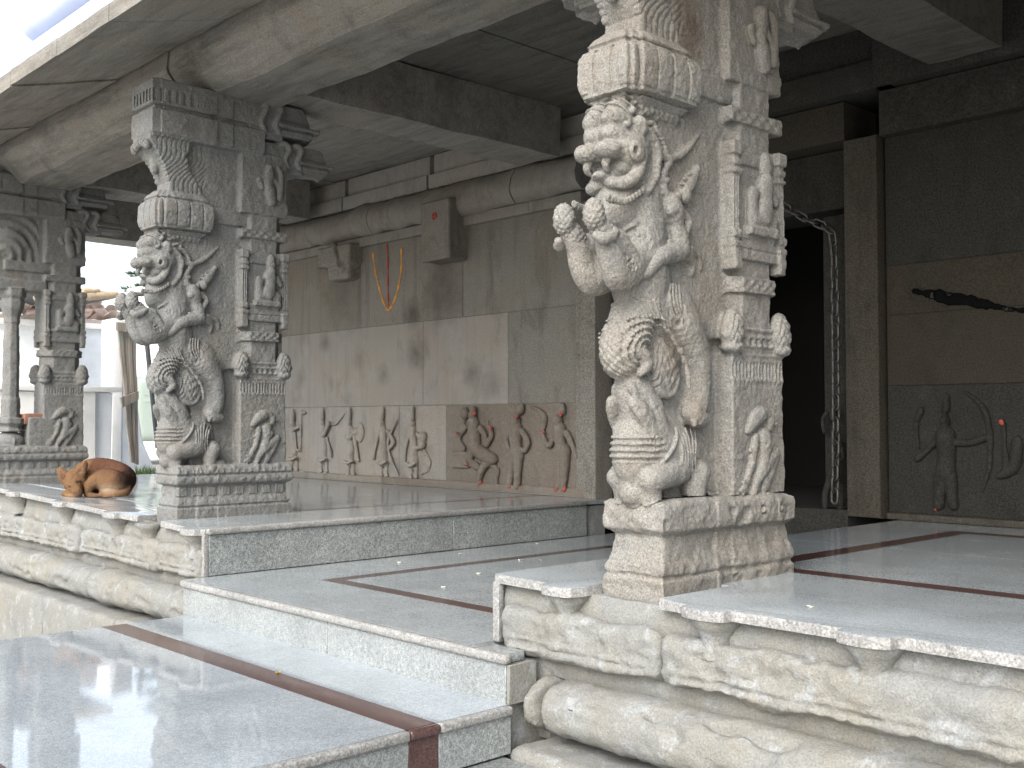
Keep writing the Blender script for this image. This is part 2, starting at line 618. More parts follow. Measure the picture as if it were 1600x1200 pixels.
M['riser'] = granite('grey_granite_riser', (0.200, 0.217, 0.217), rough=.3, contrast=.45, scale=210, bmp=.0006)
M['riser_dark'] = granite('speckled_granite_riser', (0.209, 0.225, 0.223), rough=.28, contrast=.55, scale=190, bmp=.0006)
M['nosing'] = granite('rough_granite_edge', (0.204, 0.204, 0.197), rough=.6, contrast=.4, scale=150, bmp=.002)
M['red'] = granite('red_brown_granite', (0.065, 0.036, 0.033), rough=.12, contrast=.4)
M['white'] = plain('whitewash', (0.78, 0.78, 0.76), .85, .08, 6, bmp=.004)
M['blue'] = plain('pale_blue_wash', (0.72, 0.755, 0.785), .85, .1, 5, bmp=.004)
M['lilac'] = plain('lilac_painted_plaster', (0.40, 0.46, 0.60), .7, .06, 8)
M['sand'] = plain('pale_paving', (0.47, 0.455, 0.42), .9, .15, 3, bmp=.005)
M['iron'] = plain('dark_iron', (0.088, 0.085, 0.080), .5, .3, 60, metal=.7)
M['orange'] = plain('turmeric_paint', (0.50, 0.235, 0.04), .8, .3, 40)
M['scarlet'] = plain('red_paint', (0.34, 0.03, 0.03), .8, .25, 40)
M['vermilion'] = plain('vermilion_powder', (0.294, 0.050, 0.030), .9, .35, 120)
M['brick'] = plain('fired_brick', (0.20, 0.095, 0.065), .9, .2, 40, bmp=.004)
M['tile'] = plain('clay_tile', (0.52, 0.45, 0.41), .85, .25, 15, bmp=.003)  # clay paled, the overexposed look is put into its colour
M['timber'] = plain('round_timber', (0.36, 0.28, 0.19), .85, .2, 25, bmp=.003)
M['black'] = plain('dark_sheet', (0.05, 0.05, 0.055), .6, .1, 10)
M['void'] = plain('unlit_chamber_stone', (0.009, 0.008, 0.007), .95, .2, 5)  # near-black, the darkness of the chamber is put into the stone colour
M['petal'] = plain('white_petal', (0.8, 0.8, 0.74), .7, .05, 60)
M['yellow'] = plain('yellow_leaf', (0.6, 0.45, 0.06), .7, .1, 60)
M['van'] = plain('pale_green_paint', (0.50, 0.58, 0.50), .35, .03, 4)
M['rubber'] = plain('black_seal', (0.03, 0.03, 0.03), .6, .1, 30)
M['glass'] = plain('dark_glass', (0.03, 0.035, 0.04), .08, .05, 4)
M['leaf'] = plain('green_leaf', (0.05, 0.10, 0.035), .7, .35, 3)
M['grass'] = plain('grass_blade', (0.10, 0.17, 0.04), .8, .35, 9)
M['bark'] = plain('bark', (0.12, 0.09, 0.065), .9, .3, 20)


def wood_mat():
    m, nt, b = mk('weathered_wood')
    v = pos(nt, True)
    n = nz(nt, stretch(nt, v, (40, 40, 1.6)), 1.0, 6, 0.7)
    c = ramp(nt, n, [(0.3, (0.12, 0.095, 0.075)), (0.5, (0.30, 0.26, 0.215)), (0.7, (0.42, 0.38, 0.33))])
    t = ramp(nt, nz(nt, v, 3.5, 4), [(0.52, g(0)), (0.68, g(.5))])
    c = mix(nt, t, c, (0.25, 0.34, 0.33))
    nt.links.new(c, b.inputs['Base Color'])
    b.inputs['Roughness'].default_value = .9
    bump(nt, b, n, .004, .8)
    return m


M['wood'] = wood_mat()
exec_part = None

# ------------------------------------------------------------------ the carved pillars
PX0, PY0 = -2.09, 2.47        # axis and front of the near pillar


def L(px, py, x):
    p = at_x(px, py, PX0 + x)
    return np.array([x, p[1] - PY0, p[2]])


def prof(zs, vals):
    zs = np.array(zs, np.float32); vals = np.array(vals, np.float32)
    return lambda z: np.interp(z.ravel(), zs, vals).astype(np.float32).reshape(z.shape)


def moulded(V, x0, y0, y1, zs, ext, lab, k=0.003, z0=None, z1=None):
    """a block of half width x0 from y0 to y1 whose faces step in and out with height by EXT"""
    e = prof(zs, ext)
    z0 = zs[0] if z0 is None else z0
    z1 = zs[-1] if z1 is None else z1

    def fn(x, y, z):
        w = e(z)
        d = np.maximum(np.abs(x) - x0 - w, np.maximum(y0 - w - y, y - y1 - w))
        return np.maximum(d * 0.8, np.maximum(z0 - z, z - z1))
    m = max(ext) + 0.01
    V.put(fn, (-x0 - m, y0 - m, z0), (x0 + m, y1 + m, z1), lab, k)


def octagon(V, hx, cy, hy, z0, z1, lab, ch=0.6, k=0.002):
    def fn(x, y, z):
        a, b = np.abs(x), np.abs(y - cy)
        d = np.maximum(np.maximum(a - hx, b - hy), (a + b - (hx + hy) + ch * hx) * 0.7071)
        return np.maximum(d, np.maximum(z0 - z, z - z1))
    V.put(fn, (-hx, cy - hy, z0), (hx, cy + hy, z1), lab, k)


def build_shaft(V, SHX=0.098, cy=0.52, hy=0.145):
    # base mouldings
    zs = [-.07, .045, .05, .056, .062, .075, .10, .115, .155, .160, .168, .175, .205, .209, .214, .219, .222, .245, .256, .264]
    ex = [.020, .020, .012, .012, .019, .014, .001, -.002, -.002, .004, .020, .024, .026, .018, .018, .022, .025, .021, .014, .0]
    moulded(V, .093, .022, .35, zs, ex, 1)
    moulded(V, .100, .13, .52, zs, ex, 1)
    moulded(V, .105, .25, .665, zs, ex, 1)
    # scallops and little arches on the base
    V.add(lambda x, y, z: -0.0035 * np.maximum(0, np.sin(y * 150)) * np.exp(-((z - .232) / .012) ** 2) * (x > .07), (.05, 0, .2), (.2, .7, .26))
    V.add(lambda x, y, z: -0.003 * np.abs(np.sin(y * 62)) * np.exp(-((z - .188) / .010) ** 2) * (x > .07), (.05, 0, .16), (.2, .7, .215))
    V.add(lambda x, y, z: -0.004 * (np.abs(np.sin(y * 38)) > .55) * (np.abs(z - .13) < .022) * (x > .06), (.05, 0, .1), (.2, .7, .16))
    V.add(lambda x, y, z: -0.004 * np.abs(np.sin(y * 52)) * np.exp(-((z - .082) / .010) ** 2) * (x > .07), (.05, 0, .055), (.2, .7, .105))
    for yy in (.20, .33, .47, .60):      # small gables on the top band
        V.ell((.118, yy, .243), (.012, .022, .022), 1, .004)
    # shaft storeys
    V.box((-SHX, cy - hy, .255), (SHX, cy + hy, .705), .006, 2)
    V.box((-SHX + .004, cy - hy + .006, .70), (SHX - .004, cy + hy - .006, .80), .005, 2)
    for z in (.712, .742, .772, .796):
        V.box((-SHX - .001, cy - hy, z - .006), (SHX + .001, cy + hy, z + .006), .004, 2, .002)
    V.add(lambda x, y, z: 0.004 * (np.sin(y * 330) > 0) * (np.abs(z - .665) < .024) * (x > .08), (.08, .36, .63), (.12, .68, .70))
    V.add(lambda x, y, z: -0.004 * np.abs(np.sin(y * 120)) * np.exp(-((z - .632) / .007) ** 2) * (x > .08), (.08, .36, .6), (.12, .68, .65))
    V.add(lambda x, y, z: -0.003 * np.sin(y * 190) * (np.abs(z - .757) < .012) * (x > .08), (.08, .4, .73), (.12, .64, .79))
    octagon(V, SHX - .006, cy, hy - .012, .79, 1.03, 2)
    octagon(V, SHX + .008, cy, hy + .004, .915, .965, 2, .55)
    V.add(lambda x, y, z: -0.003 * np.sin(y * 140) * np.sin(z * 190) * (np.abs(z - .94) < .02), (.0, .36, .91), (.14, .68, .97))
    V.box((-SHX - .006, cy - hy - .004, 1.02), (SHX + .006, cy + hy + .004, 1.085), .006, 2)
    V.add(lambda x, y, z: 0.004 * (np.abs(z - 1.055) < .004) * (x > .08), (.06, .36, 1.0), (.14, .7, 1.1))
    V.box((-SHX + .006, cy - hy, 1.07), (SHX - .006, cy + hy, 1.395), .006, 2)
    octagon(V, SHX - .006, cy, hy - .010, 1.38, 1.62, 2)
    V.box((-SHX - .004, cy - hy, 1.462), (SHX + .004, cy + hy, 1.512), .006, 2)
    V.add(lambda x, y, z: -0.003 * np.sin(y * 120) * np.sin(z * 150) * (np.abs(z - 1.487) < .02), (.0, .36, 1.45), (.14, .68, 1.52))
    V.box((-SHX, cy - hy - .004, 1.595), (SHX, cy + hy + .004, 1.66), .006, 2)
    V.box((-SHX + .004, cy - hy, 1.64), (SHX - .004, cy + hy, 1.93), .006, 2)
    # leaf shaped corner crests
    for yy in (cy - hy + .012, cy + hy - .012):
        V.ell((SHX - .008, yy, .785), (.034, .046, .076), 2, .006)
        V.ell((SHX - .010, yy, .735), (.036, .044, .022), 2, .006)
        for s in (-1, 1):
            V.ell((SHX - .004, yy + s * .036, .775), (.018, .014, .016), 2, .005)
        c = np.array([SHX, yy, .775])
        scrolls(V, c + [.02, 0, .01], .042, .070, .003, 2)
    # corner colonnettes of the middle storey
    for yy in (cy - hy + .018, cy + hy - .014):
        V.box((SHX - .03, yy - .017, 1.02), (SHX + .010, yy + .017, 1.40), .006, 2)
        for z, w, h in ((1.375, .024, .022), (1.33, .020, .012), (1.30, .023, .008), (1.10, .022, .014), (1.065, .024, .01), (1.02, .020, .035)):
            V.box((SHX - .03, yy - w, z - h), (SHX + .008 + w * .4, yy + w, z + h), .006, 2)
        V.add(lambda x, y, z, yy=yy: 0.004 * (np.abs(np.abs(y - yy) - .006) < .0025), (SHX, yy - .02, 1.12), (SHX + .05, yy + .02, 1.29))
    V.box((SHX - .02, cy - hy + .05, 1.33), (SHX + .004, cy + hy - .05, 1.37), .005, 2)
    V.box((SHX - .02, cy - hy + .05, 1.085), (SHX + .008, cy + hy - .05, 1.115), .008, 2)
    # figure at the foot of the shaft
    X = SHX + .006
    V.flat = np.array([.65, 1, 1])
    S = lambda px, py: np.array([X, 0, 0]) * [1, 0, 0] + L(px, py, X) * [0, 1, 1]
    V.chain([S(1203, 656), S(1203, 667)], [.021, .016], 8, .003)
    V.ell(S(1210, 662), (.010, .008, .008), 8, .003)
    V.curve([S(1200, 646), S(1188, 648), S(1178, 658), S(1168, 674)], [.015, .026, .022, .008], 8, .004)
    for q in range(3):
        V.curve([S(1192 - 4 * q, 644 + 3 * q), S(1180 - 4 * q, 656 + 4 * q), S(1170 - 2 * q, 674 + q)], [.004, .005, .003], 8, .002)
    V.chain([S(1198, 672), S(1196, 680)], [.012, .014], 8, .003)
    V.curve([S(1193, 682), S(1195, 696), S(1193, 712), S(1191, 730)], [.030, .029, .019, .031], 8, .004)
    V.ell(S(1200, 694), (.022, .017, .017), 8, .004)
    V.chain([S(1186, 722), S(1198, 718)], .008, 8, .002)
    V.curve([S(1181, 684), S(1178, 708), S(1175, 728)], [.016, .0135, .012], 8, .004)
    V.curve([S(1175, 728), S(1167, 750), S(1161, 770)], [.0125, .011, .009], 8, .003)
    for a, b in ((1177, 704), (1166, 754), (1162, 766)):
        V.chain([S(a - 4, b), S(a + 4, b)], .009, 8, .002)
    V.curve([S(1192, 732), S(1204, 716), S(1212, 706)], [.026, .021, .017], 8, .004)
    V.curve([S(1212, 706), S(1204, 738), S(1193, 770)], [.0165, .014, .0105], 8, .003)
    V.curve([S(1190, 735), S(1182, 752), S(1176, 774)], [.024, .017, .012], 8, .004)
    V.curve([S(1188, 738), S(1196, 752), S(1192, 766)], [.010, .014, .006], 8, .003)
    V.chain([S(1188, 775), S(1199, 775)], [.011, .008], 8, .003)
    V.chain([S(1170, 777), S(1180, 777)], [.008, .011], 8, .003)
    # seated figure with attendant
    V.curve([S(1196, 246), S(1196, 268)], [.016, .026], 9)
    V.ell(S(1196, 282), (.024, .026, .026), 9, .006)
    V.curve([S(1194, 296), S(1195, 318), S(1192, 338)], [.036, .030, .042], 9)
    V.curve([S(1182, 300), S(1178, 320), S(1188, 332)], [.015, .013, .012], 9)
    V.curve([S(1206, 300), S(1212, 318), S(1208, 300)], [.014, .012, .010], 9)
    V.curve([S(1192, 340), S(1176, 345), S(1180, 353)], [.028, .022, .016], 9)
    V.curve([S(1195, 340), S(1208, 350), S(1202, 362)], [.028, .022, .016], 9)
    V.box((SHX - .02, cy - .07, 1.10), (SHX + .026, cy + .10, 1.135), .01, 9)
    V.curve([S(1176, 300), S(1175, 312), S(1176, 340)], [.018, .018, .022], 9)
    # standing figure of the top storey
    dz = np.array([0, 0, 0.0])
    V.ell((X, .54, 1.845), (.022, .026, .028), 10, .006)
    V.curve([(X, .54, 1.82), (X, .535, 1.77), (X, .55, 1.72), (X, .56, 1.67)], [.030, .026, .03, .02], 10)
    V.curve([(X, .52, 1.80), (X, .48, 1.78), (X, .50, 1.74)], [.014, .012, .012], 10)
    V.curve([(X, .56, 1.80), (X, .60, 1.77), (X, .61, 1.72)], [.014, .012, .012], 10)
    V.curve([(X, .60, 1.86), (X, .62, 1.80), (X, .61, 1.70)], [.014, .016, .018], 10)
    V.flat = np.ones(3)
    # abacus
    za = [1.915, 1.925, 1.93, 2.048, 2.052, 2.056, 2.07, 2.074, 2.08, 2.18, 2.195, 2.2]
    ea = [0, .004, .012, .012, .006, -.012, -.012, .004, .010, .014, .014, .008]
    moulded(V, .105, -.15, .30, za, ea, 7)
    moulded(V, .112, -.10, .20, za, ea, 7)
    moulded(V, .098, .20, .50, za, ea, 7)
    V.box((-.09, .35, 1.92), (.09, .66, 2.0), .01, 7)
    V.box((-.085, .45, 2.10), (.085, .66, 2.2), .01, 7)
    V.add(lambda x, y, z: 0.006 * (np.abs(np.sin(y * 75)) > .75) * (np.abs(z - 2.12) < .03) * (y < .1), (0, -.2, 2.08), (.2, .12, 2.16))
    V.add(lambda x, y, z: 0.006 * (np.abs(np.sin(x * 90)) > .75) * (np.abs(z - 2.12) < .03), (0, -.2, 2.08), (.1, -.1, 2.16))


def build_lion(V):
    # web of stone between the animals and the shaft
    V.box((-.030, .12, .255), (.030, .45, .80), .008, 2, .01)
    V.box((-.060, .06, .76), (.060, .45, 1.62), .01, 2, .02)
    V.box((-.066, .0, 1.60), (.066, .45, 1.93), .01, 2, .02)
    V.box((-.075, .10, 1.52), (.075, .42, 1.60), .006, 2, .003)
    # ---- lotus bracket over the head and the flaring crest above it
    zs = [1.375, 1.40, 1.425, 1.43, 1.435, 1.452, 1.456, 1.462, 1.50, 1.545, 1.575, 1.60, 1.612, 1.62, 1.64, 1.66]
    ex = [-.030, -.022, -.008, -.014, -.006, .008, -.002, .024, .033, .035, .033, .026, .010, .018, .004, -.02]
    moulded(V, .060, -.096, .12, zs, ex, 6)
    moulded(V, .073, -.078, .13, zs, ex, 6)
    moulded(V, .085, -.050, .16, zs, ex, 6)
    V.add(lambda x, y, z: -0.003 * np.abs(np.sin(y * 42 + .6)) ** .5 * (z > 1.475) * (z < 1.59) * (x > .06), (.05, -.15, 1.46), (.16, .2, 1.6))
    V.add(lambda x, y, z: 0.005 * (np.abs(np.sin(y * 42 + .6)) < .12) * (z > 1.47) * (z < 1.60) * (x > .06), (.05, -.15, 1.46), (.16, .2, 1.6))
    V.add(lambda x, y, z: 0.006 * (np.abs(np.abs(x) - .032) < .005) * (z > 1.47) * (z < 1.60), (0, -.2, 1.46), (.08, -.04, 1.61))
    V.add(lambda x, y, z: -0.003 * np.abs(np.sin(y * 130)) * (np.abs(z - 1.418) < .012) * (x > .05), (.05, -.15, 1.39), (.16, .2, 1.44))
    zf = prof([1.64, 1.70, 1.78, 1.86, 1.905, 1.93], [-.045, -.040, -.075, -.135, -.165, -.16])
    zb = prof([1.64, 1.70, 1.78, 1.84, 1.88, 1.93], [.17, .13, .07, .045, .06, .07])
    zx = prof([1.64, 1.75, 1.86, 1.93], [.070, .078, .10, .098])
    V.put(lambda x, y, z: np.maximum(np.maximum(np.abs(x) - zx(z), (zf(z) - y) * .85), np.maximum((y - zb(z)) * .8, np.maximum(1.63 - z, z - 1.925))),
          (-.11, -.19, 1.63), (.11, .2, 1.93), 6, .006)
    V.add(lambda x, y, z: 0.003 * np.maximum(0, np.sin((y - .55 * (z - 1.8) - .02 * np.sin(z * 32)) * 230)) * (x > .05), (.05, -.12, 1.66), (.13, .17, 1.915))
    V.ell((0, -.165, 1.80), (.045, .07, .075), 6, .008, op='c')
    V.ell((0, -.085, 1.80), (.026, .03, .055), 6, .006)
    for xx, zz in ((.045, 1.885), (.075, 1.87), (.016, 1.895)):
        V.ell((xx, -.165, zz), (.014, .022, .03), 6, .006)
    # ---- head
    V.ell((0, -.045, 1.285), (.084, .100, .105), 3, .02)
    V.ell((0, -.035, 1.33), (.080, .105, .09), 3, .02)
    V.ell(L(992, 305, 0), (.082, .090, .12), 3, .03)
    V.ell(L(992, 372, 0), (.086, .095, .14), 3, .03)
    V.ell(L(968, 312, 0), (.070, .070, .058), 3, .02)
    V.ell(L(962, 335, 0), (.058, .06, .06), 3, .03)
    e = L(953, 186, .036)
    V.ell(e + [0, .040, .012], (.038, .056, .056), 3, .012)
    V.ell(e + [0, .004, 0], (.025, .036, .026), 3, .004)
    V.add(lambda x, y, z: 0.0045 * np.sin(np.sqrt((x - e[0]) ** 2 + (z - e[2]) ** 2 + .5 * (y - e[1] - .01) ** 2) * 360) *
          (np.sqrt((x - e[0]) ** 2 + (z - e[2]) ** 2) > .024) * (z > e[2] - .012), (0, e[1] - .04, e[2] - .03), (.1, e[1] + .07, e[2] + .08))
    V.ell(L(958, 212, .030), (.038, .050, .034), 3, .016)
    n = L(950, 235, .037)
    V.ell(n, (.038, .048, .029), 3, .009)
    V.ell(L(975, 235, .04), (.045, .06, .035), 3, .015)
    V.add(lambda x, y, z: 0.0009 * np.sin(x * 420) * np.sin(z * 420), (0, n[1] - .06, n[2] - .03), (.1, n[1] + .05, n[2] + .012))
    V.cap(L(938, 216, .03) + [0, -.02, 0], L(946, 222, .05) + [0, -.02, 0], .006, .004, 3, .004, op='c')
    V.ell(L(962, 264, .03) + [0, -.02, 0], (.058, .072, .025), 3, .008, op='c')
    V.ell(L(970, 262, .085), (.026, .036, .018), 3, .008, op='c')
    V.ell((0, -.09, L(950, 272, .03)[2]), (.042, .07, .020), 3, .008)
    V.ell(L(986, 290, 0), (.072, .080, .036), 3, .015)
    V.curve([L(948, 248, .034), L(945, 258, .036), L(950, 268, .034)], [.011, .009, .004], 3, .004)
    V.ell(L(968, 291, 0), (.056, .060, .032), 3, .014)
    V.ell(L(970, 262, .03), (.034, .035, .032), 3, .008)
    for q in range(0):
        V.ell(L(958 + 9 * q, 250 + 1.5 * q, .050 + .006 * q), (.007, .010, .009), 3, .002)
    V.curve([L(1004, 244, .080), L(999, 266, .080), L(984, 282, .072), L(968, 287, .052), L(956, 284, .028), L(950, 281, .0)], [.012, .0135, .0125, .0115, .011, .011], 3, .012)
    V.ell(L(993, 236, .066), (.028, .056, .048), 3, .010)
    V.ell(L(996, 236, .092), (.014, .032, .032), 3, .004)
    V.ell(L(998, 234, .110), (.030, .011, .013), 3, .003, op='c')
    V.ell(L(1001, 197, .078), (.020, .022, .034), 3, .004, ang=.5)
    V.ell(L(1003, 196, .098), (.012, .010, .022), 3, .003, ang=.5, op='c')
    for i, (q, rr) in enumerate(((((1010, 204), (1022, 224), (1027, 248), (1023, 276), (1010, 300)), .013), (((1022, 205), (1036, 232), (1038, 262), (1031, 296), (1016, 325)), .012))):
        P, R = spline([L(a, b, .074 - .012 * i) for a, b in q], rr, 9)
        V.chain(P, R, 3, .004)
        for p in P[1::2]:
            V.ell(p + [.008, 0, 0], (.011, .015, .009), 3, .0015)
    for i in range(12):                   # string of beads under the jaw
        t = i / 11
        p = L(950 + 54 * t, 309 - 12 * t * t + 8 * math.sin(t * PI), .081 - .016 * (1 - t))
        V.ell(p, (.009, .008, .013), 3, .0015)
    rr = np.random.default_rng(5)
    for i in range(34):                   # curls on the crown
        p = L(976 + rr.random() * 50, 158 + rr.random() * 42, .060 + .012 * rr.random())
        V.ell(p, (.012, .012, .010), 3, .002)
    scrolls(V, L(1004, 372, .082), .046, .058, .0045, 1)
    # ---- raised forelegs, with their round tufted paws
    V.curve([L(990, 412, .046), L(978, 426, .052), L(964, 428, .054), L(956, 405, .058), L(950, 378, .058), L(938, 354, .058)],
            [.050, .046, .040, .035, .031, .027], 3, .012, flat=(.8, 1, 1))
    V.ell(L(980, 410, .054), (.034, .075, .050), 3, .010, ang=-.45)
    V.ell(L(966, 388, .056), (.032, .046, .058), 3, .010)
    V.curve([L(958, 356, .080), L(984, 385, .084), L(1000, 418, .082)], [.007, .009, .007], 3, .005)
    V.curve([L(950, 372, .084), L(968, 396, .086), L(980, 424, .084)], [.005, .006, .005], 3, .004)
    k = L(928, 334, .058)
    V.ell(k, (.031, .034, .046), 3, .004)
    V.add(lambda x, y, z: 0.004 * np.sin(x * 290 + 30 * z) * np.sin(y * 290) * np.sin(z * 290), k - .06, k + .06)
    V.curve([L(932, 366, .074), L(942, 373, .086), L(954, 370, .088), L(962, 362, .084)], [.010, .013, .013, .010], 3, .004)
    V.box(L(960, 433, .02) * [0, 1, 1] + [-.05, -.03, -.01], L(960, 433, .02) * [0, 1, 1] + [.05, .05, .06], .02, 3, .02)
    scrolls(V, L(984, 414, .086), .026, .026, .004, 1)
    # ---- arching body, haunch and hind leg
    V.curve([L(990, 395, 0), L(1000, 445, 0), L(1008, 478, 0), L(1034, 505, 0), L(1060, 525, 0)], [.086, .070, .060, .070, .082], 3, .03, flat=(.92, 1, 1))
    V.ell(L(1014, 435, .03), (.050, .055, .07), 3, .02)
    V.ell(L(1056, 500, .028), (.060, .082, .105), 3, .015, ang=.4)
    scrolls(V, L(1062, 492, .086), .046, .062, .005, 1)
    V.curve([L(1022, 470, .078), L(1036, 505, .084), L(1056, 535, .088), L(1072, 570, .090), L(1076, 605, .088)], [.006, .007, .007, .007, .005], 3, .003)
    V.curve([L(1064, 510, .045), L(1083, 550, .048), L(1091, 590, .048), L(1089, 625, .048), L(1081, 645, .05)], [.064, .050, .040, .036, .034], 3, .012, flat=(.85, 1, 1))
    V.curve([L(1080, 645, .055), L(1090, 655, .06), L(1101, 655, .06)], [.034, .026, .017], 3, .008)
    for i in range(3):
        V.ell(L(1084 + 8 * i, 661 - 2 * i, .075), (.013, .012, .016), 3, .002)
    for i in range(4):                   # flowing sash
        V.curve([L(1046 + 5 * i, 445, .074), L(1047 + 5 * i, 472, .080), L(1056 + 5 * i, 500, .083)], [.004, .005, .003], 3, .002)
    # pierced web with a drop shaped ornament
    V.box((-.034, .02, .56), (.034, .28, .90), .02, 3, .03)
    V.ell(L(1040, 572, .040), (.020, .066, .100), 3, .008, ang=-.25)
    scrolls(V, L(1040, 570, .055), .048, .085, .0035, 2)
    V.curve([L(1024, 545, .042), L(1022, 580, .044), L(1032, 612, .044), L(1048, 616, .044), L(1058, 590, .044), L(1052, 556, .044)], [.006, .009, .010, .010, .009, .005], 3, .005)
    V.curve([L(1010, 470, .02), L(1000, 495, .025), L(992, 518, .026), L(984, 540, .026)], [.040, .040, .042, .042], 3, .02, flat=(.8, 1, 1))
    V.add(lambda x, y, z: 0.0035 * np.sin((y * 1.2 + z * .5) * 330) * np.clip((x - .01) / .02, 0, 1), L(992, 500, .05) - [.05, .06, .06], L(1000, 500, .05) + [.06, .06, .06])
    # ---- curled ball of locks
    b = L(973, 553, .0)
    V.ell(b, (.058, .074, .082), 11, .010)
    V.add(lambda x, y, z: 0.0045 * np.sin(np.sqrt((y - b[1] - .02) ** 2 + (z - b[2]) ** 2) * 330 + 3 * np.arctan2(z - b[2], y - b[1] - .02)) * np.clip((np.abs(x) - .028) / .02, 0, 1)
          + .0035 * np.sin(x * 260 + 40 * z) * np.sin(z * 250 + 60 * x) * np.clip((b[1] + .01 - y) / .03, 0, 1), b - .10, b + .10)
    V.curve([L(990, 545, .05), L(1004, 552, .056), L(1010, 570, .056), L(1000, 584, .054)], [.013, .019, .019, .010], 11, .005)
    # ---- crouching elephant that carries the lion
    V.curve([L(984, 596, 0), L(992, 620, 0), L(1002, 645, 0), L(1004, 668, 0)], [.038, .046, .058, .066], 4, .02)
    V.ell(L(1000, 680, 0), (.074, .076, .060), 4, .02)
    V.ell(L(1000, 634, .046), (.018, .018, .018), 4, .004)
    V.ell(L(1000, 634, .062), (.008, .008, .008), 4, .002, op='c')
    V.curve([L(986, 604, .03), L(992, 612, .036), L(1000, 618, .038)], [.012, .012, .008], 4, .004)
    V.curve([L(990, 628, .04), L(1006, 645, .056), L(1018, 668, .062)], [.018, .026, .022], 4, .006, flat=(.6, 1, 1))
    V.curve([L(1004, 640, .064), L(1012, 655, .068), L(1014, 672, .066)], [.004, .005, .004], 4, .002)
    V.ell((0, .06, .405), (.086, .125, .093), 4, .03)
    V.ell((0, .13, .40), (.088, .12, .11), 4, .03)
    V.ell((0, .045, .35), (.062, .09, .060), 4, .03)
    V.add(lambda x, y, z: 0.0045 * np.sin(z * 330) * np.clip((.05 - y) / .03, 0, 1) * np.clip((z - .375) / .01, 0, 1) * np.clip((.462 - z) / .01, 0, 1), (0, -.12, .37), (.12, .06, .465))
    for i in range(6):                   # straps falling over the back
        V.curve([L(1050 + 7 * i, 668, .050), L(1062 + 5 * i, 690, .088), L(1066 + 4 * i, 720, .096), L(1058 + 6 * i, 748, .088)], [.003, .005, .005, .004], 4, .002)
    V.curve([L(1026, 726, .070), L(1042, 716, .090), L(1056, 690, .092), L(1056, 668, .08)], [.005, .006, .006, .004], 4, .002)
    scrolls(V, L(1032, 692, .088), .026, .030, .0035, 2)
    V.curve([L(1054, 735, .055), L(1032, 741, .060), L(1014, 748, .058)], [.048, .041, .034], 4, .010)
    V.curve([L(1014, 748, .056), L(1018, 770, .054), L(1020, 793, .054)], [.032, .025, .028], 4, .006)
    V.curve([L(1085, 738, .06), L(1083, 765, .066), L(1088, 778, .066), L(1106, 776, .066)], [.048, .032, .026, .021], 4, .010)
    V.ell((0, .03, .29), (.05, .07, .05), 4, .02)
    V.curve([(0.0, .215, .45), (.03, .235, .43), (.035, .24, .36)], [.012, .012, .010], 4, .005)
    # ---- rider against the web
    V.flat = np.array([.8, 1, 1])
    xr = .074
    V.curve([L(1048, 316, xr), L(1052, 332, xr), L(1056, 352, xr), L(1062, 382, xr)], [.030, .033, .023, .034], 5)
    V.ell(L(1049, 328, xr + .014), (.016, .020, .020), 5, .004)
    V.curve([L(1046, 314, xr), L(1036, 292, xr), L(1037, 270, xr), L(1048, 252, xr)], [.017, .014, .012, .011], 5, .004)
    V.curve([L(1006, 214, xr - .012), L(1024, 236, xr - .004), L(1044, 248, xr), L(1066, 240, xr - .006), L(1092, 212, xr - .012)], [.006, .011, .013, .011, .004], 5, .004)
    V.chain([L(1034, 284, xr + .006), L(1044, 282, xr + .006)], .009, 5, .002)
    V.ell(L(1068, 304, xr), (.024, .026, .030), 5, .004)
    V.ell(L(1060, 306, xr + .006), (.010, .012, .014), 5, .004)
    V.curve([L(1072, 293, xr), L(1080, 280, xr), L(1089, 262, xr - .006)], [.025, .020, .007], 5, .004)
    for q in range(3):
        V.chain([L(1064 + 6 * q, 288 - 8 * q, xr + .012), L(1080 + 5 * q, 294 - 9 * q, xr + .006)], .006, 5, .002)
    V.curve([L(1058, 324, xr), L(1074, 344, xr), L(1070, 364, xr + .008), L(1060, 368, xr + .014)], [.014, .012, .011, .010], 5, .004)
    V.curve([L(1063, 390, xr), L(1044, 397, xr + .010), L(1030, 400, xr + .012)], [.034, .026, .021], 5, .005)
    V.curve([L(1030, 400, xr + .012), L(1020, 416, xr + .010), L(1008, 428, xr + .004)], [.020, .016, .013], 5, .005)
    V.curve([L(1008, 428, xr + .004), L(998, 430, xr + .002)], [.012, .008], 5, .003)
    V.chain([L(1046, 378, xr + .010), L(1070, 382, xr + .008)], .009, 5, .003)
    V.curve([L(1048, 326, xr + .022), L(1060, 350, xr + .018), L(1066, 374, xr + .016)], [.005, .005, .005], 5, .002)
    V.curve([L(1070, 394, xr), L(1082, 410, xr - .008), L(1080, 430, xr - .012)], [.020, .014, .006], 5)
    V.curve([L(1074, 388, xr), L(1090, 400, xr - .012), L(1094, 420, xr - .015)], [.014, .012, .006], 5)
    V.flat = np.ones(3)


def scrolls(V, c, ry, rz, amp, kind):
    """foliage cut into the near face around C"""
    def fn(x, y, z):
        u, w = (y - c[1]) / ry, (z - c[2]) / rz
        r = np.sqrt(u * u + w * w)
        th = np.arctan2(w, u)
        if kind == 1:
            f = np.sin(9.5 * r + 3 * th + 1.2 * np.sin(4 * u + 3 * w)) * .75 + .45 * np.sin(14 * r - 4 * th)
        else:
            f = np.sin(11 * w + 5 * u * u + 2.5 * np.sin(5 * u)) * .7 + .4 * np.sin(17 * r + 2 * th)
        return -amp * f * np.clip((1 - r) / .15, 0, 1) * (x > c[0] - .045)
    V.add(fn, (c[0] - .05, c[1] - ry, c[2] - rz), (c[0] + .05, c[1] + ry, c[2] + rz))


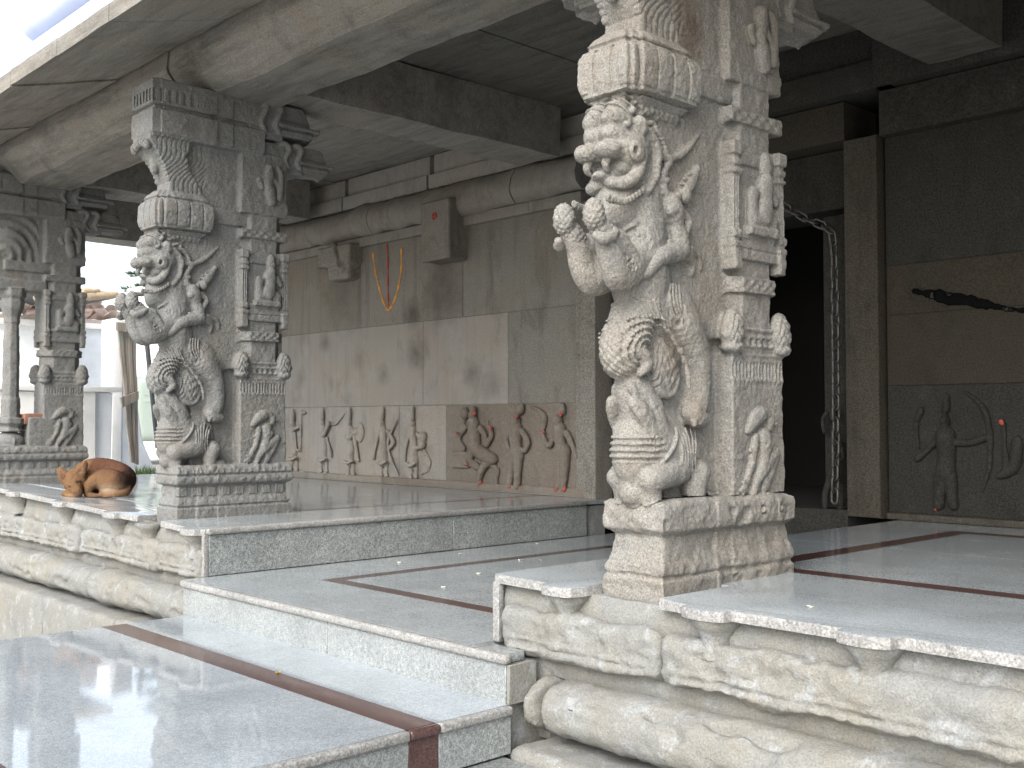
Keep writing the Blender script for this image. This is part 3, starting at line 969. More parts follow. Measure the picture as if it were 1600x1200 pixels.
PART = {1: 'base', 2: 'shaft', 3: 'lion', 4: 'elephant', 5: 'rider', 6: 'lotus_bracket', 7: 'abacus', 8: 'dancer_relief', 9: 'seated_relief',
        10: 'standing_relief', 11: 'curled_ball', 12: 'colonnette', 13: 'pot'}


def pillar_mesh(build, h, y0=-.42, y1=.78):
    V = Vol((0, y0, -.075), (.22, y1, 2.215), h)
    build(V)
    V.mirror_x()
    v, q, lab = V.mesh()
    v = weather(v, q, ((.0028, 9), (.0017, 42), (.0011, 115)))
    return v, q, lab


def yali(V):
    build_shaft(V)
    build_lion(V)


def slender(V):
    """the far pillar: the same shaft, with a slender colonnette standing free in front of it"""
    build_shaft(V)
    V.box((-.06, .02, 1.40), (.06, .45, 1.93), .01, 2, .01)
    V.box((-.075, .10, 1.52), (.075, .42, 1.60), .006, 2, .003)
    V.box((-.075, .02, 1.38), (.075, .40, 1.46), .01, 2)
    V.ell((.05, .15, 1.72), (.04, .12, .13), 2, .01)
    V.add(lambda x, y, z: .005 * np.sin(np.sqrt((y - .10) ** 2 + (z - 1.62) ** 2) * 95), (.03, .02, 1.6), (.12, .32, 1.9))
    cy = .18

    def rnd(rs, zs, lab, sides=8):
        e = prof(zs, rs)

        def fn(x, y, z):
            a, b = np.abs(x), np.abs(y - cy)
            d = np.maximum(np.maximum(a, b), (a + b) * .7071) - e(z)
            return np.maximum(d * .8, np.maximum(zs[0] - z, z - zs[-1]))
        V.put(fn, (-max(rs), cy - max(rs), zs[0]), (max(rs), cy + max(rs), zs[-1]), lab, .004)
    rnd([.062, .06, .050, .052, .046, .046, .052, .05, .06, .075, .078, .07, .085, .088, .095], [.44, .60, .62, 1.00, 1.10, 1.14, 1.15, 1.19, 1.22, 1.26, 1.30, 1.32, 1.34, 1.38, 1.40], 12)
    V.box((-.10, .27, .26), (.10, .46, .475), .012, 1)
    V.ell((0, cy, .30), (.098, .10, .075), 13, .01)
    V.ell((.09, cy, .30), (.016, .012, .03), 13, .004)
    rnd([.09, .09, .075, .085, .1, .1], [.37, .38, .40, .42, .43, .47], 13)
    V.box((-.10, .02, .245), (.10, .4, .275), .01, 13)


YV, YQ, YL = pillar_mesh(yali, .0033)
SV, SQ, SLB = pillar_mesh(slender, .007, -.22)


def corbel_mesh():
    """bracket with a hanging bud: runs along +y from 0, bud tip at z = 0"""
    V = Vol((0, -.04, -.02), (.2, .66, .26), .0045)
    V.box((-.085, 0, .0), (.085, .20, .19), .008, 1)
    V.put(lambda x, y, z: np.maximum(np.maximum(np.abs(x) - .095, y - .26 - .10 * np.sqrt(np.maximum(0, 1 - ((z - .06) / .16) ** 2))), np.maximum(-y, np.maximum(.03 - z, z - .2))), (-.12, 0, .03), (.12, .4, .2), 1, .006)
    # cornice with an upturned lip
    for z0, w, y1, t in ((.052, .108, .42, .010), (.078, .118, .46, .008), (.100, .105, .40, .010)):
        V.put(lambda x, y, z, z0=z0, w=w, y1=y1, t=t: np.maximum(np.abs(z - z0 - 1.1 * np.maximum(0, y - .40) ** 1.3 - .25 * np.maximum(0, np.abs(x) - .09)) - t, np.maximum(np.abs(x) - w, np.maximum(.16 - y, y - y1 + .5 * np.abs(x)))), (-.15, .15, z0 - .03), (.15, .55, z0 + .12), 1, .004)
    V.box((-.07, .22, .10), (.07, .36, .2), .02, 1, .01)
    V.ell((0, .35, .045), (.055, .055, .03), 1, .006)
    V.cap((0, .35, .04), (0, .355, .002), .042, .005, 1, .006)
    # double scroll on each cheek
    for dy in (.0, .085):
        V.curve([(.085, .015 + dy, .175), (.10, .050 + dy, .195), (.105, .085 + dy, .170), (.105, .070 + dy, .120), (.10, .060 + dy, .080), (.10, .085 + dy, .04)], [.014, .020, .020, .017, .015, .010], 1, .005)
    V.mirror_x()
    v, q, lab = V.mesh()
    return np_mesh("corbel", weather(v, q, ((.003, 12), (.0014, 50))), q)


CORB = corbel_mesh()
CORB.materials.append(M['pillar'])


def corbel(parent, loc, rz, sc=(1, 1, 1)):
    o = bpy.data.objects.new('corbel', CORB)
    COL.objects.link(o)
    o.parent = parent
    o.location = loc
    o.rotation_euler = (0, 0, rz)
    o.scale = sc
    return o


p1 = empty('temple_pillar', (PX0, PY0, 0), 'near granite pillar carved with a rearing lion, left of the dark doorway', 'pillar', 'carved pillars along the porch edge')
parts = split_parts(YV, YQ, YL, PART, M['pillar'], p1)
corbel(p1, (0.0, .42, 2.015), 0, (1.05, 1.1, 1.0))
corbel(p1, (0.0, .60, 1.85), 0, (.85, .95, .8))
corbel(p1, (-.06, .52, 2.0), PI / 2, (.95, 1.55, 1.05))

p2 = copy_tree(p1)
p2.location = (-5.19, 2.49, .012)
p2.scale = (1.02, .95, 1)
p2['label'] = 'second lion pillar at the left of the porch steps, beyond the sleeping dog'
# the near pillar stands on a plainer, worn foot
V = Vol((0, -.05, -.075), (.17, .75, .285), .0045)
zs = [-.07, .030, .036, .042, .050, .072, .085, .105, .150, .160, .166, .178, .20, .235, .252, .262, .266]
ex = [.020, .020, .013, .013, .020, .017, .010, .003, -.002, -.003, .006, .022, .025, .024, .020, .008, -.004]
for q in ((.095, .022, .36), (.101, .28, .52), (.105, .36, .665)):
    moulded(V, q[0], q[1], q[2], zs, ex, 1, .006)
V.add(lambda x, y, z: -0.004 * (np.abs(np.abs(y - .5) - .09) < .012) * (np.abs(z - .21) < .035) * (x > .09), (.08, .3, .16), (.17, .7, .26))
for yy in (.50, .60):
    V.cap((.13, yy, .215), (.17, yy, .215), .016, .016, 1, .003, op='c')
    V.cap((.10, yy, .215), (.126, yy, .215), .011, .011, 1, .003)
rr = np.random.default_rng(2)
for q in range(26):
    V.ell((.125 + .01 * rr.random(), .68 * rr.random(), -.05 + .3 * rr.random()), (.012, .03 * rr.random() + .01, .02 * rr.random() + .006), 1, .008, op='c')
    V.ell((.12 * rr.random(), -.008, -.05 + .3 * rr.random()), (.03 * rr.random() + .01, .012, .02 * rr.random() + .006), 1, .008, op='c')
V.mirror_x()
v, q, lab = V.mesh()
me = np_mesh('base', weather(v, q, ((.006, 9), (.0028, 34), (.0014, 100)), 3.0), q)
me.materials.append(M['pillar'])
parts[1].data = me

p3 = empty('temple_pillar', (-8.06, 2.50, .055), 'farthest pillar at the left, with a slender colonnette on a round pot', 'pillar', 'carved pillars along the porch edge')
split_parts(SV, SQ, SLB, PART, M['pillar'], p3)
corbel(p3, (0.0, .42, 2.015), 0, (1.05, 1.1, 1.0))
corbel(p3, (0.0, .60, 1.85), 0, (.85, .95, .8))


def restone(o, mat):
    """gives this copy its own stone while it keeps sharing the mesh"""
    for c in o.children:
        if c.type == 'MESH':
            c.material_slots[0].link = 'OBJECT'
            c.material_slots[0].material = mat


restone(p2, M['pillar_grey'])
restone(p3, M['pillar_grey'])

# ------------------------------------------------------------------ helpers for stone pieces
def lump(name, lo, hi, mat, parent, rd=.03, amp=.006, f=9, h=.012, kind=None):
    """a worn block: rounded box meshed finely and roughened"""
    V = Vol(np.array(lo) - .03, np.array(hi) + .03, h)
    V.box(lo, hi, rd, 1)
    v, q, lab = V.mesh()
    v = weather(v, q, ((amp, f), (amp * .45, f * 4.2), (amp * .25, f * 11)))
    return link(name, np_mesh(name, v, q), mat, parent)


def run(name, prof_yz, x0, x1, mat, parent, step=.03, amp=.004, f=8, axis=0, cap=True, smooth=50):
    """a beam: profile (closed polygon in y,z or x,z) swept along an axis and roughened"""
    n = max(2, int(abs(x1 - x0) / step))
    P = np.array(prof_yz, float)
    m = len(P)
    vs = []
    for i in range(n + 1):
        t = x0 + (x1 - x0) * i / n
        for a, z in P:
            vs.append((t, a, z) if axis == 0 else (a, t, z))
    vs = np.array(vs)
    d = np.stack([fbm(vs + 31.3 * k, f, 3) for k in range(3)], 1) * amp
    vs = vs + d
    fs = []
    for i in range(n):
        for j in range(m):
            a, b = i * m + j, i * m + (j + 1) % m
            fs.append((a, b, b + m, a + m))
    bm = bmesh.new()
    bv = [bm.verts.new(v) for v in vs]
    for fc in fs: bm.faces.new([bv[i] for i in fc])
    if cap:
        bm.faces.new(bv[:m]); bm.faces.new(bv[-m:])
    return link(name, bm_mesh(name, bm, smooth), mat, parent)


def fine(poly, step=.025):
    out = []
    for i in range(len(poly)):
        a, b = np.array(poly[i], float), np.array(poly[(i + 1) % len(poly)], float)
        k = max(1, int(np.linalg.norm(b - a) / step))
        out += [tuple(a + (b - a) * t / k) for t in range(k)]
    return out


def poly_slab(name, pts, ztop, th, mat, parent, bev=.004, zfun=None):
    bm = bmesh.new()
    vs = [bm.verts.new((x, y, ztop)) for x, y in pts]
    f = bm.faces.new(vs)
    r = bmesh.ops.extrude_face_region(bm, geom=[f])
    for e in r['geom']:
        if isinstance(e, bmesh.types.BMVert): e.co.z -= th
    bmesh.ops.recalc_face_normals(bm, faces=bm.faces[:])
    if bev:
        ed = [e for e in bm.edges if abs(e.verts[0].co.z - e.verts[1].co.z) < 1e-6 and e.verts[0].co.z > ztop - 1e-6 and max(e.verts[0].co.y, e.verts[1].co.y) < 2.6]
        bmesh.ops.bevel(bm, geom=ed, offset=bev, segments=2, profile=.6, affect='EDGES')
    if zfun:
        for v in bm.verts: v.co.z += zfun(v.co.x, v.co.y)
    return link(name, bm_mesh(name, bm, 35), mat, parent)


def tilt(x, y):
    return .026 * min(2.9, max(0, -4.7 - x)) * min(1, max(0, (3.7 - y) / 1.2))


# ------------------------------------------------------------------ ground
gm = bmesh.new()
gv = [gm.verts.new(c) for c in ((-160, -160, -1.0), (160, -160, -1.0), (160, 160, -1.0), (-160, 160, -1.0))]
gm.faces.new(gv)
tag(link('courtyard_ground', bm_mesh('ground', gm), M['sand']), kind='structure')

# ------------------------------------------------------------------ platforms
LIPY = 2.40


def lip_outline(x0, x1, tabs, yb, notch=None):
    """front edge with half round tabs; NOTCH = pillar recess"""
    pts = [(x0, yb)]
    xs = x0
    pts.append((x0, LIPY))
    ev = sorted([(c - r, 'tab', c, r) for c, r in tabs])
    for a, k, c, r in ev:
        if c - r < x0 + .002:
            pts.pop()
        for i in range(9):
            t = PI * i / 8
            px = c - r * math.cos(t)
            if x0 <= px <= x1:
                pts.append((px, LIPY - .012 - .05 * math.sin(t) ** .6))
    pts.append((x1, LIPY))
    pts.append((x1, yb))
    out = []
    for p in pts:
        if not out or (abs(p[0] - out[-1][0]) + abs(p[1] - out[-1][1])) > 1e-4: out.append(p)
    return out


def lip_bracket(parent, x, z, r=.07):
    bm = bmesh.new()
    prof_ = [(1.0, -.026), (.98, -.040), (.72, -.062), (.55, -.085), (.52, -.115), (.62, -.14)]
    rings = []
    for s, zz in prof_:
        rings.append([bm.verts.new((x + r * s * math.cos(a), LIPY + .03 + (r * s + .012) * math.sin(a), z + zz)) for a in np.linspace(PI, 2 * PI, 13)])
    for a, b in zip(rings, rings[1:]):
        for i in range(12): bm.faces.new((a[i], a[i + 1], b[i + 1], b[i]))
    bm.faces.new(rings[0]); bm.faces.new(rings[-1][::-1])
    for rr in (0,):
        back = [(r[0], r[-1]) for r in rings]
    bm.faces.new([r[0] for r in rings] + [r[-1] for r in rings][::-1])
    jitter(bm, .003, 25)
    return link('lip_bracket', bm_mesh('lip_bracket', bm, 50), M['plinth'], parent)


def platform(label, x0, x1, segs, tabs, joints1, joints2, joints3, zf, floor_xs, floor_ys, strips, skip=None):
    P = empty('stone_platform', ((x0 + x1) / 2, 2.6, -1.0), label, 'platform', 'plinths on either side of the steps')
    # core of the plinth
    box('core', (x0 + .012, 2.47, -1.0), (x1 - .012, 5.19, -.036), M['plinth'], P, 0)
    for a, b in segs:
        tb = [t for t in tabs if a - .01 <= t[0] <= b + .01]
        poly_slab('edge_slab', lip_outline(a, b, tb, 2.74), 0, .030, M['floor'], P, .012, zf)
        tagmat = P.children[-1]
        # rough sawn front edge
        tagmat.data.materials.append(M['nosing'])
        for p in tagmat.data.polygons:
            c = p.center
            if abs(p.normal.z) < .93 and c.y < 2.6: p.material_index = 1
    for c, r in tabs:
        lip_bracket(P, c, zf(c, LIPY) if zf else 0, r)
    # recessed band under the lip
    hi = (zf(x0, 2.4) if zf else 0)
    run('neck_band', fine([(2.47, -.13), (2.43, -.13), (2.425, -.08), (2.44, -.028), (2.47, -.028)], .02), x0 + .014, x1 - .014, M['plinth'], P, .04, .004, 12)
    if hi:
        bm = bmesh.new()
        for xa, xb in zip(np.linspace(x0, x1, 13)[:-1], np.linspace(x0, x1, 13)[1:]):
            q = [bm.verts.new(c) for c in ((xa, 2.437, -.03), (xb, 2.437, -.03), (xb, 2.437, zf(xb, 2.4) - .024), (xa, 2.437, zf(xa, 2.4) - .024))]
            bm.faces.new(q)
        bmesh.ops.remove_doubles(bm, verts=bm.verts[:], dist=1e-4)
        bmesh.ops.solidify(bm, geom=bm.faces[:], thickness=.02)
        link('neck_band', bm_mesh('neck_wedge', bm), M['plinth'], P)
    # course of broken moulded blocks
    for a, b in zip(joints1[:-1], joints1[1:]):
        V = Vol((a - .02, 2.28, -.28), (b + .02, 2.54, -.05), .0085)
        V.box((a + .006, 2.375, -.238), (b - .006, 2.52, -.095), .030, 1)
        rr = np.random.default_rng(int(abs(a) * 100))
        for i in range(int((b - a) * 16)):
            V.ell((a + rr.random() * (b - a), 2.362, -.10 - .13 * rr.random()), (.02 + .06 * rr.random(), .022, .012 + .025 * rr.random()), 1, .006, op='c')
        V.box((a + .04, 2.368, -.225), (b - .05, 2.40, -.208), .005, 1, .004)
        V.box((a + .04, 2.366, -.195), (b - .05, 2.40, -.185), .004, 1, .004)
        v, q, lab = V.mesh()
        v = weather(v, q, ((.011, 7), (.006, 24), (.003, 70)))
        link('moulded_block', np_mesh('moulded_block', v, q), M['plinth'], P)
    run('recess_stone', fine([(2.6, -.30), (2.44, -.30), (2.425, -.27), (2.435, -.225), (2.6, -.22)], .03), x0 + .03, x1 - .014, M['plinth'], P, .05, .008, 9)
    # round moulding
    for a, b in zip(joints2[:-1], joints2[1:]):
        V = Vol((a - .02, 2.24, -.54), (b + .02, 2.62, -.26), .011)

        def fn(x, y, z, a=a, b=b):
            d = (np.abs((y - 2.50) / 1.9) ** 2.6 + np.abs(z + .385) ** 2.6) ** (1 / 2.6) - .093
            e = np.sqrt(np.maximum(d + .03, 0) ** 2 + np.maximum(np.abs(x - (a + b) / 2) - (b - a) / 2 + .034, 0) ** 2) - .03
            return np.maximum(np.maximum(e, np.abs(x - (a + b) / 2) - (b - a) / 2 + .004), y - 2.6)
        V.put(fn, (a, 2.3, -.49), (b, 2.6, -.28), 1, .004)
        rr = np.random.default_rng(int(abs(b) * 100))
        for i in range(int((b - a) * 9)):
            t = (rr.random() - .3) * 1.2
            V.ell((a + rr.random() * (b - a), 2.50 - .185 * math.cos(t), -.385 + .098 * math.sin(t)), (.03 + .07 * rr.random(), .02, .014 + .02 * rr.random()), 1, .010, op='c')
        v, q, lab = V.mesh()
        v = weather(v, q, ((.010, 5), (.0045, 22), (.002, 65)))
        link('round_moulding', np_mesh('round_moulding', v, q), M['plinth'], P)
    # foot of the plinth
    for a, b in zip(joints3[:-1], joints3[1:]):
        lump('foot_block', (a + .004, 2.26, -.98), (b - .004, 2.6, -.486), M['plinth'], P, .02, .006, 6, .022)
    # paved floor
    for i in range(len(floor_xs) - 1):
        for j in range(len(floor_ys) - 1):
            a, b, c, d = floor_xs[i], floor_xs[i + 1], floor_ys[j], floor_ys[j + 1]
            if skip and skip(a, b, c, d): continue
            red = (i in strips[0] and strips[0][i](j)) or (j in strips[1] and strips[1][j](i))
            nm = 'border_strip' if red else 'floor_slab'
            poly_slab(nm, [(a + .0006, c + .0006), (b - .0006, c + .0006), (b - .0006, d - .0006), (a + .0006, d - .0006)], 0, .026, M['red'] if red else M['floor'], P, 0, zf)
    return P


# left platform
LX0, LX1 = -9.75, -4.61
tabsL = [(at_y(px, py, 2.36)[0], .075) for px, py in ((17, 770), (90, 781), (170, 797), (218, 805), (293, 822))]
tabsL += [(-7.75 - .76 * i, .075) for i in range(3)]
PL = platform('left stone platform with the sleeping dog and two pillars on it', LX0, LX1,
              [(LX0, -8.22), (-7.90, -5.325), (-5.06, LX1)], tabsL,
              [LX0, -8.5, -7.3, -6.03, -5.06, LX1 - .0], [LX0, -7.6, -5.80, LX1 + .0], [LX0, -8.2, -7.2, -6.25, -5.3, LX1],
              tilt, [LX0, -8.6, -7.6, -6.6, -5.7, -5.19, -5.12, LX1], [2.7405, 3.24, 3.31, 4.3, 5.19],
              ({5: lambda j: j >= 1}, {1: lambda i: i < 5}))
# step face of the left platform, seen from the steps
box('side_nosing', (LX1 - .02, 2.41, -.028), (LX1 + .022, 5.0, .0015), M['nosing'], PL, .011, 3)
for a, b in ((2.42, 3.9), (3.903, 5.0)):
    box('side_slab', (LX1 - .012, a, -.218), (LX1 + .006, b, -.029), M['riser_dark'], PL, .002, 1)
box('end_slab', (LX1 - .020, 2.395, -.221), (LX1 + .007, 2.4185, -.028), M['nosing'], PL, .004, 2)

# right platform
RX0, RX1 = -2.62, 1.5
tabsR = [(-2.20, .085), (-1.755, .075), (-1.29, .075), (-.6, .075), (.1, .075)]
PR = platform('right stone platform under the near lion pillar', RX0, RX1,
              [(RX0, -2.225), (-1.935, RX1)], tabsR[0:0] + [(-2.30, .07)] + tabsR[1:],
              [-2.575, -1.92, -.75, .4, RX1], [-2.44, -2.362, -1.0, .3, RX1], [-2.41, -1.3, -.2, .7, RX1],
              None, [RX0, -2.2, -2.10, -1.2, -.2, RX1], [2.7405, 3.13, 3.22, 4.0, 4.76, 4.86, 5.19],
              ({1: lambda j: 1 <= j <= 4}, {1: lambda i: i >= 1, 4: lambda i: i >= 1}))
box('side_slab', (RX0 - .006, 2.42, -.218), (RX0 + .011, 5.19, -.027), M['nosing'], PR, .003, 2)
box('end_slab', (RX0 - .008, 2.397, -.221), (RX0 + .024, 2.4185, -.026), M['nosing'], PR, .004, 2)
box('side_block', (RX0 + .03, 2.43, -.5), (-2.40, 2.6, -.22), M['plinth'], PR, .015, 2, .008, 3)

# ------------------------------------------------------------------ the steps between them
ST = empty('granite_steps', (-3.5, 2.3, -1.0), 'polished grey granite steps with red brown stripe leading up between the platforms', 'steps')
zm = -.22
# middle level
ys = [2.30, 2.74, 2.82, 3.6, 4.4, 5.25]
xs = [-4.6, -4.165, -4.08, -3.4, -2.626]
for i in range(4):
    for j in range(5):
        red = (i == 1 and j >= 1) or (j == 1 and i >= 1)
        poly_slab('stripe_slab' if red else 'tread_slab', [(xs[i] + .0006, ys[j] + .0006), (xs[i + 1] - .0006, ys[j] + .0006), (xs[i + 1] - .0006, ys[j + 1] - .0006), (xs[i] + .0006, ys[j + 1] - .0006)],
                  zm, .03, M['red'] if red else M['floor'], ST, 0)
box('nosing', (-4.585, 2.266, zm - .030), (-2.43, 2.3015, zm + .001), M['nosing'], ST, .012, 3)
box('tread_slab', (-2.625, 2.302, zm - .03), (-2.45, 2.372, zm), M['riser'], ST, .004)
for a, b in ((-4.575, -3.42), (-3.417, -2.44)):
    box('riser_slab', (a, 2.281, -.372), (b, 2.300, zm - .031), M['riser'], ST, .0015, 1)
box('step_core', (-4.57, 2.3005, -1.0), (-2.45, 5.2, zm - .032), M['plinth'], ST, 0)
box('riser_end', (-2.4395, 2.283, -.372), (-2.425, 2.40, zm - .031), M['plinth'], ST, .002, 1)
# landing
zl = -.37
LYS = [-1.2, .0, .855, .955, 1.885, 1.995, 2.2805]
for j in range(6):
    red = j in (2, 4)
    lx = [-4.525, -2.43] if (red or j == 5) else [-4.525, -3.5, -2.43]
    for a, b in zip(lx[:-1], lx[1:]):
        poly_slab('stripe_slab' if red else 'landing_slab', [(a + .0005, LYS[j] + .0005), (b - .0005, LYS[j] + .0005), (b - .0005, LYS[j + 1] - .0005), (a + .0005, LYS[j + 1] - .0005)],
                  zl, .03, M['red'] if red else M['landing'], ST, 0)
    m = M['red'] if red else M['nosing']
    box('nosing', (-2.43, LYS[j] + .0005, zl - .028), (-2.402, LYS[j + 1] - .0005, zl + .001), m, ST, .010, 3)
    box('side_slab', (-2.442, LYS[j] + .0005, -.515), (-2.416, LYS[j + 1] - .0005, zl - .029), M['red'] if red else M['riser'], ST, .001, 1)
box('landing_core', (-4.52, -1.19, -1.0), (-2.444, 2.2795, zl - .031), M['plinth'], ST, 0)
for a, b in ((-1.2, .6), (.603, 2.25)):
    box('lower_tread', (-2.414, a, -.55), (-2.06, b, -.517), M['riser'], ST, .006)
    box('lower_core', (-2.414, a, -1.0), (-2.08, b, -.551), M['plinth'], ST, 0)

# ------------------------------------------------------------------ back wall
WY = 5.2
WL = empty('temple_wall', (-5, WY, 0), 'granite back wall of the porch with a row of carved figures along its foot', 'wall')
rw = np.random.default_rng(3)


def wblock(x0, x1, z0, z1, mat, y=WY, name='wall_block', bev=.0035, parent=None, amp=.004):
    d = (rw.random() - .5) * .003
    bm = box_bm((x0 + .002, y + d, z0 + .002), (x1 - .002, y + .35, z1 - .002), 0)
    bmesh.ops.subdivide_edges(bm, edges=bm.edges[:], cuts=1, use_grid_fill=True)
    ed = [e for e in bm.edges if all(abs(v.co.y - (y + d)) < 1e-5 for v in e.verts) and (all(abs(v.co.x - x0 - .002) < 1e-4 for v in e.verts) or all(abs(v.co.x - x1 + .002) < 1e-4 for v in e.verts)
          or all(abs(v.co.z - z0 - .002) < 1e-4 for v in e.verts) or all(abs(v.co.z - z1 + .002) < 1e-4 for v in e.verts))]
    bmesh.ops.bevel(bm, geom=ed, offset=bev, segments=2, profile=.5, affect='EDGES')
    return link(name, bm_mesh(name, bm, 30), mat, parent or WL)


for a_, b_, z_ in ((-8.56, -4.875, 1.945), (-2.69, 1.5, 1.97)):
    box('mortar_bed', (a_, WY + .0065, .01), (b_, WY + .3, z_), M['mortar'] if a_ < -5 else M['wall_soot_shade'], WL, 0)
panels = {}
for nm, x0, x1, mt in (('a', -8.56, -6.80, 'wall_pale'), ('b', -6.80, -6.22, 'wall_pale'), ('c', -6.22, -4.875, 'wall_oiled')):
    panels[nm] = wblock(x0, x1, .055, .622, M[mt], WY + .002, 'relief_panel')
wblock(-8.62, -7.0, 0, .055, M['wall_mid'], WY - .022, 'plinth_course')
wblock(-7.0, -4.80, 0, .055, M['wall_oiled'], WY - .022, 'plinth_course')
for x0, x1, mt in ((-8.56, -6.5, 'wall_pale'), (-6.5, -5.54, 'wall_pale'), (-5.54, -4.875, 'wall_dim')):
    wblock(x0, x1, .622, 1.272, M[mt])
for x0, x1, mt in ((-8.56, -7.33, 'wall_mid'), (-7.33, -6.03, 'wall_mid'), (-6.03, -4.875, 'wall_dim')):
    wblock(x0, x1, 1.272, 1.94, M[mt])
# flat band, round cornice and frieze above
for x0, x1 in ((-8.56, -7.05), (-7.05, -5.3), (-5.3, -4.80)):
    wblock(x0, x1, 1.94, 2.02, M['wall'], WY - .035, 'band_block')
rollp = fine([(WY + .2, 2.02), (WY - .06, 2.02), (WY - .105, 2.06), (WY - .125, 2.12), (WY - .115, 2.19), (WY - .07, 2.25), (WY - .02, 2.28), (WY + .2, 2.28)], .03)
for x0, x1 in ((-8.56, -7.09), (-7.08, -5.4), (-5.39, -4.78)):
    run('cornice_roll', rollp, x0, x1, M['wall'], WL, .022, .016, 6)
for x0, x1 in ((-8.5, -7.6), (-7.58, -6.45), (-6.43, -5.3), (-5.28, -4.78)):
    wblock(x0, x1, 2.285, 2.40, M['wall_pale'], WY - .01, 'frieze_block')
    wblock(x0 + .02, x1 - .01, 2.40, 2.56, M['wall_pale'], WY + .03, 'frieze_block')
# left end pier
box('end_pier', (-8.70, WY - .03, 0), (-8.575, WY + .4, 2.5), M['wall_pale'], WL, .01, 2, .005, 4)
# projecting stones
lump('projecting_stone', (-6.31, 5.02, 1.69), (-5.98, 5.24, 2.14), M['wall_mid'], WL, .012, .004, 8, .012)
V = Vol((-7.85, 4.95, 1.62), (-7.2, 5.3, 2.02), .01)
V.box((-7.78, 5.06, 1.80), (-7.30, 5.26, 1.97), .02, 1)
V.box((-7.66, 5.09, 1.68), (-7.34, 5.26, 1.84), .03, 1, .03)
V.curve([(-7.50, 5.06, 1.97), (-7.47, 5.04, 1.88), (-7.43, 5.07, 1.76)], [.018, .022, .016], 1)
V.ell((-7.40, 5.05, 1.78), (.05, .06, .06), 1, .01, op='c')
v, q, lab = V.mesh()
link('carved_bracket', np_mesh('carved_bracket', weather(v, q, ((.006, 10), (.002, 50))), q), M['wall_grey'], WL)

# painted mark: two turmeric strokes meeting below a red one
def stroke(name, pts, w, mat, parent, y=WY - .003):
    P, _ = spline([at_y(a, b, y) for a, b in pts], 1, 6)
    P = np.array(P)
    V = Vol(P.min(0) - .04, P.max(0) + .04, .0055)
    R = [w * (.85 + .3 * math.sin(i * 1.3)) for i in range(len(P))]
    V.chain(P, R, 1, .002, flat=(1, .55, 1))
    v, q, lab = V.mesh()
    return link(name, np_mesh(name, weather(v, q, ((.002, 60),)), q), mat, parent)


stroke('orange_stroke', [(583, 396), (587, 425), (594, 455), (602, 478), (607, 485)], .012, M['orange'], WL)
stroke('orange_stroke', [(627, 388), (627, 420), (622, 452), (614, 475), (607, 485)], .012, M['orange'], WL)
stroke('red_stroke', [(605, 381), (606, 410), (606, 445), (607, 478)], .010, M['scarlet'], WL, WY - .004)

# doorway: pilasters, lintels, recess
wblock(-4.865, -4.69, -.2, 1.95, M['wall_grey'], WY - .02, 'door_pilaster')
wblock(-4.66, -4.50, -.2, 1.95, M['wall_soot_shade'], WY + .10, 'door_pilaster')
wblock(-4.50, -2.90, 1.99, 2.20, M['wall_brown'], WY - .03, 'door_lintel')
wblock(-4.50, -2.92, 1.66, 1.985, M['wall_soot_shade'], WY + .12, 'door_lintel')
wblock(-4.69, -2.60, 2.205, 2.36, M['wall_soot_shade'], WY - .10, 'lintel_course')
wblock(-4.69, -2.60, 2.365, 2.56, M['wall_soot_shade'], WY - .03, 'lintel_course')
wblock(-2.90, -2.705, .0, 1.985, M['wall_mottled'], WY - .05, 'door_pilaster', .012)
box('door_threshold', (-4.5, WY - .03, -.22), (-2.9, WY + .3, .03), M['wall_soot_shade'], WL, .012, 2, .006, 3)
jb = wblock(-3.09, -2.905, .03, 1.62, M['wall_soot_shade'], WY + .06, 'door_jamb', .01)
wblock(-4.5, -4.3, .03, 1.62, M['wall_soot_shade'], WY + .06, 'door_jamb', .01)
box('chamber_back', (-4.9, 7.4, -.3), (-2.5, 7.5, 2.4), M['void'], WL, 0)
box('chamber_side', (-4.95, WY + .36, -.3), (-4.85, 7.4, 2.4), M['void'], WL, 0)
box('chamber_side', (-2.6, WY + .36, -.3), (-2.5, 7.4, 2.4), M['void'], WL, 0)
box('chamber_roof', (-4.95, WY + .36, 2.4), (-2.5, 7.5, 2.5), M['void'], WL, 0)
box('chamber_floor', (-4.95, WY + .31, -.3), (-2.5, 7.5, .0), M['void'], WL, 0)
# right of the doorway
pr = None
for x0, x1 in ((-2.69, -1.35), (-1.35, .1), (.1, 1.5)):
    o = wblock(x0, x1, .035, .68, M['wall_soot_shade'], WY + .002, 'relief_panel', amp=.006)
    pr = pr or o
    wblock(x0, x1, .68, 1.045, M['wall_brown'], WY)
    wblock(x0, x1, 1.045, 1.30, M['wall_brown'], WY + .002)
    wblock(x0, x1, 1.30, 1.965, M['wall_soot_shade'], WY)
    wblock(x0, x1, 1.965, 2.20, M['wall_soot_shade'], WY - .06, 'band_block')
    wblock(x0, x1, 2.205, 2.56, M['wall_soot_shade'], WY - .12, 'frieze_block')
    wblock(x0, x1, 0, .035, M['wall_mottled'], WY - .03, 'plinth_course')
# crack in the dark stone
V = Vol((-2.6, 5.16, .9), (-1.7, 5.24, 1.3), .01)
pts = [at_y(a, b, WY + .002) for a, b in ((1425, 453), (1470, 463), (1515, 470), (1570, 482), (1630, 487))]
V.curve(pts, [.006, .034, .026, .014, .008], 1, flat=(1, .22, .8))
v, q, lab = V.mesh()
link('crack', np_mesh('crack', weather(v, q, ((.016, 22), (.008, 50))), q), M['crack'], WL)


# ------------------------------------------------------------------ figures carved on the wall
def wp(px, py, y=WY - .004):
    return at_y(px, py, y)


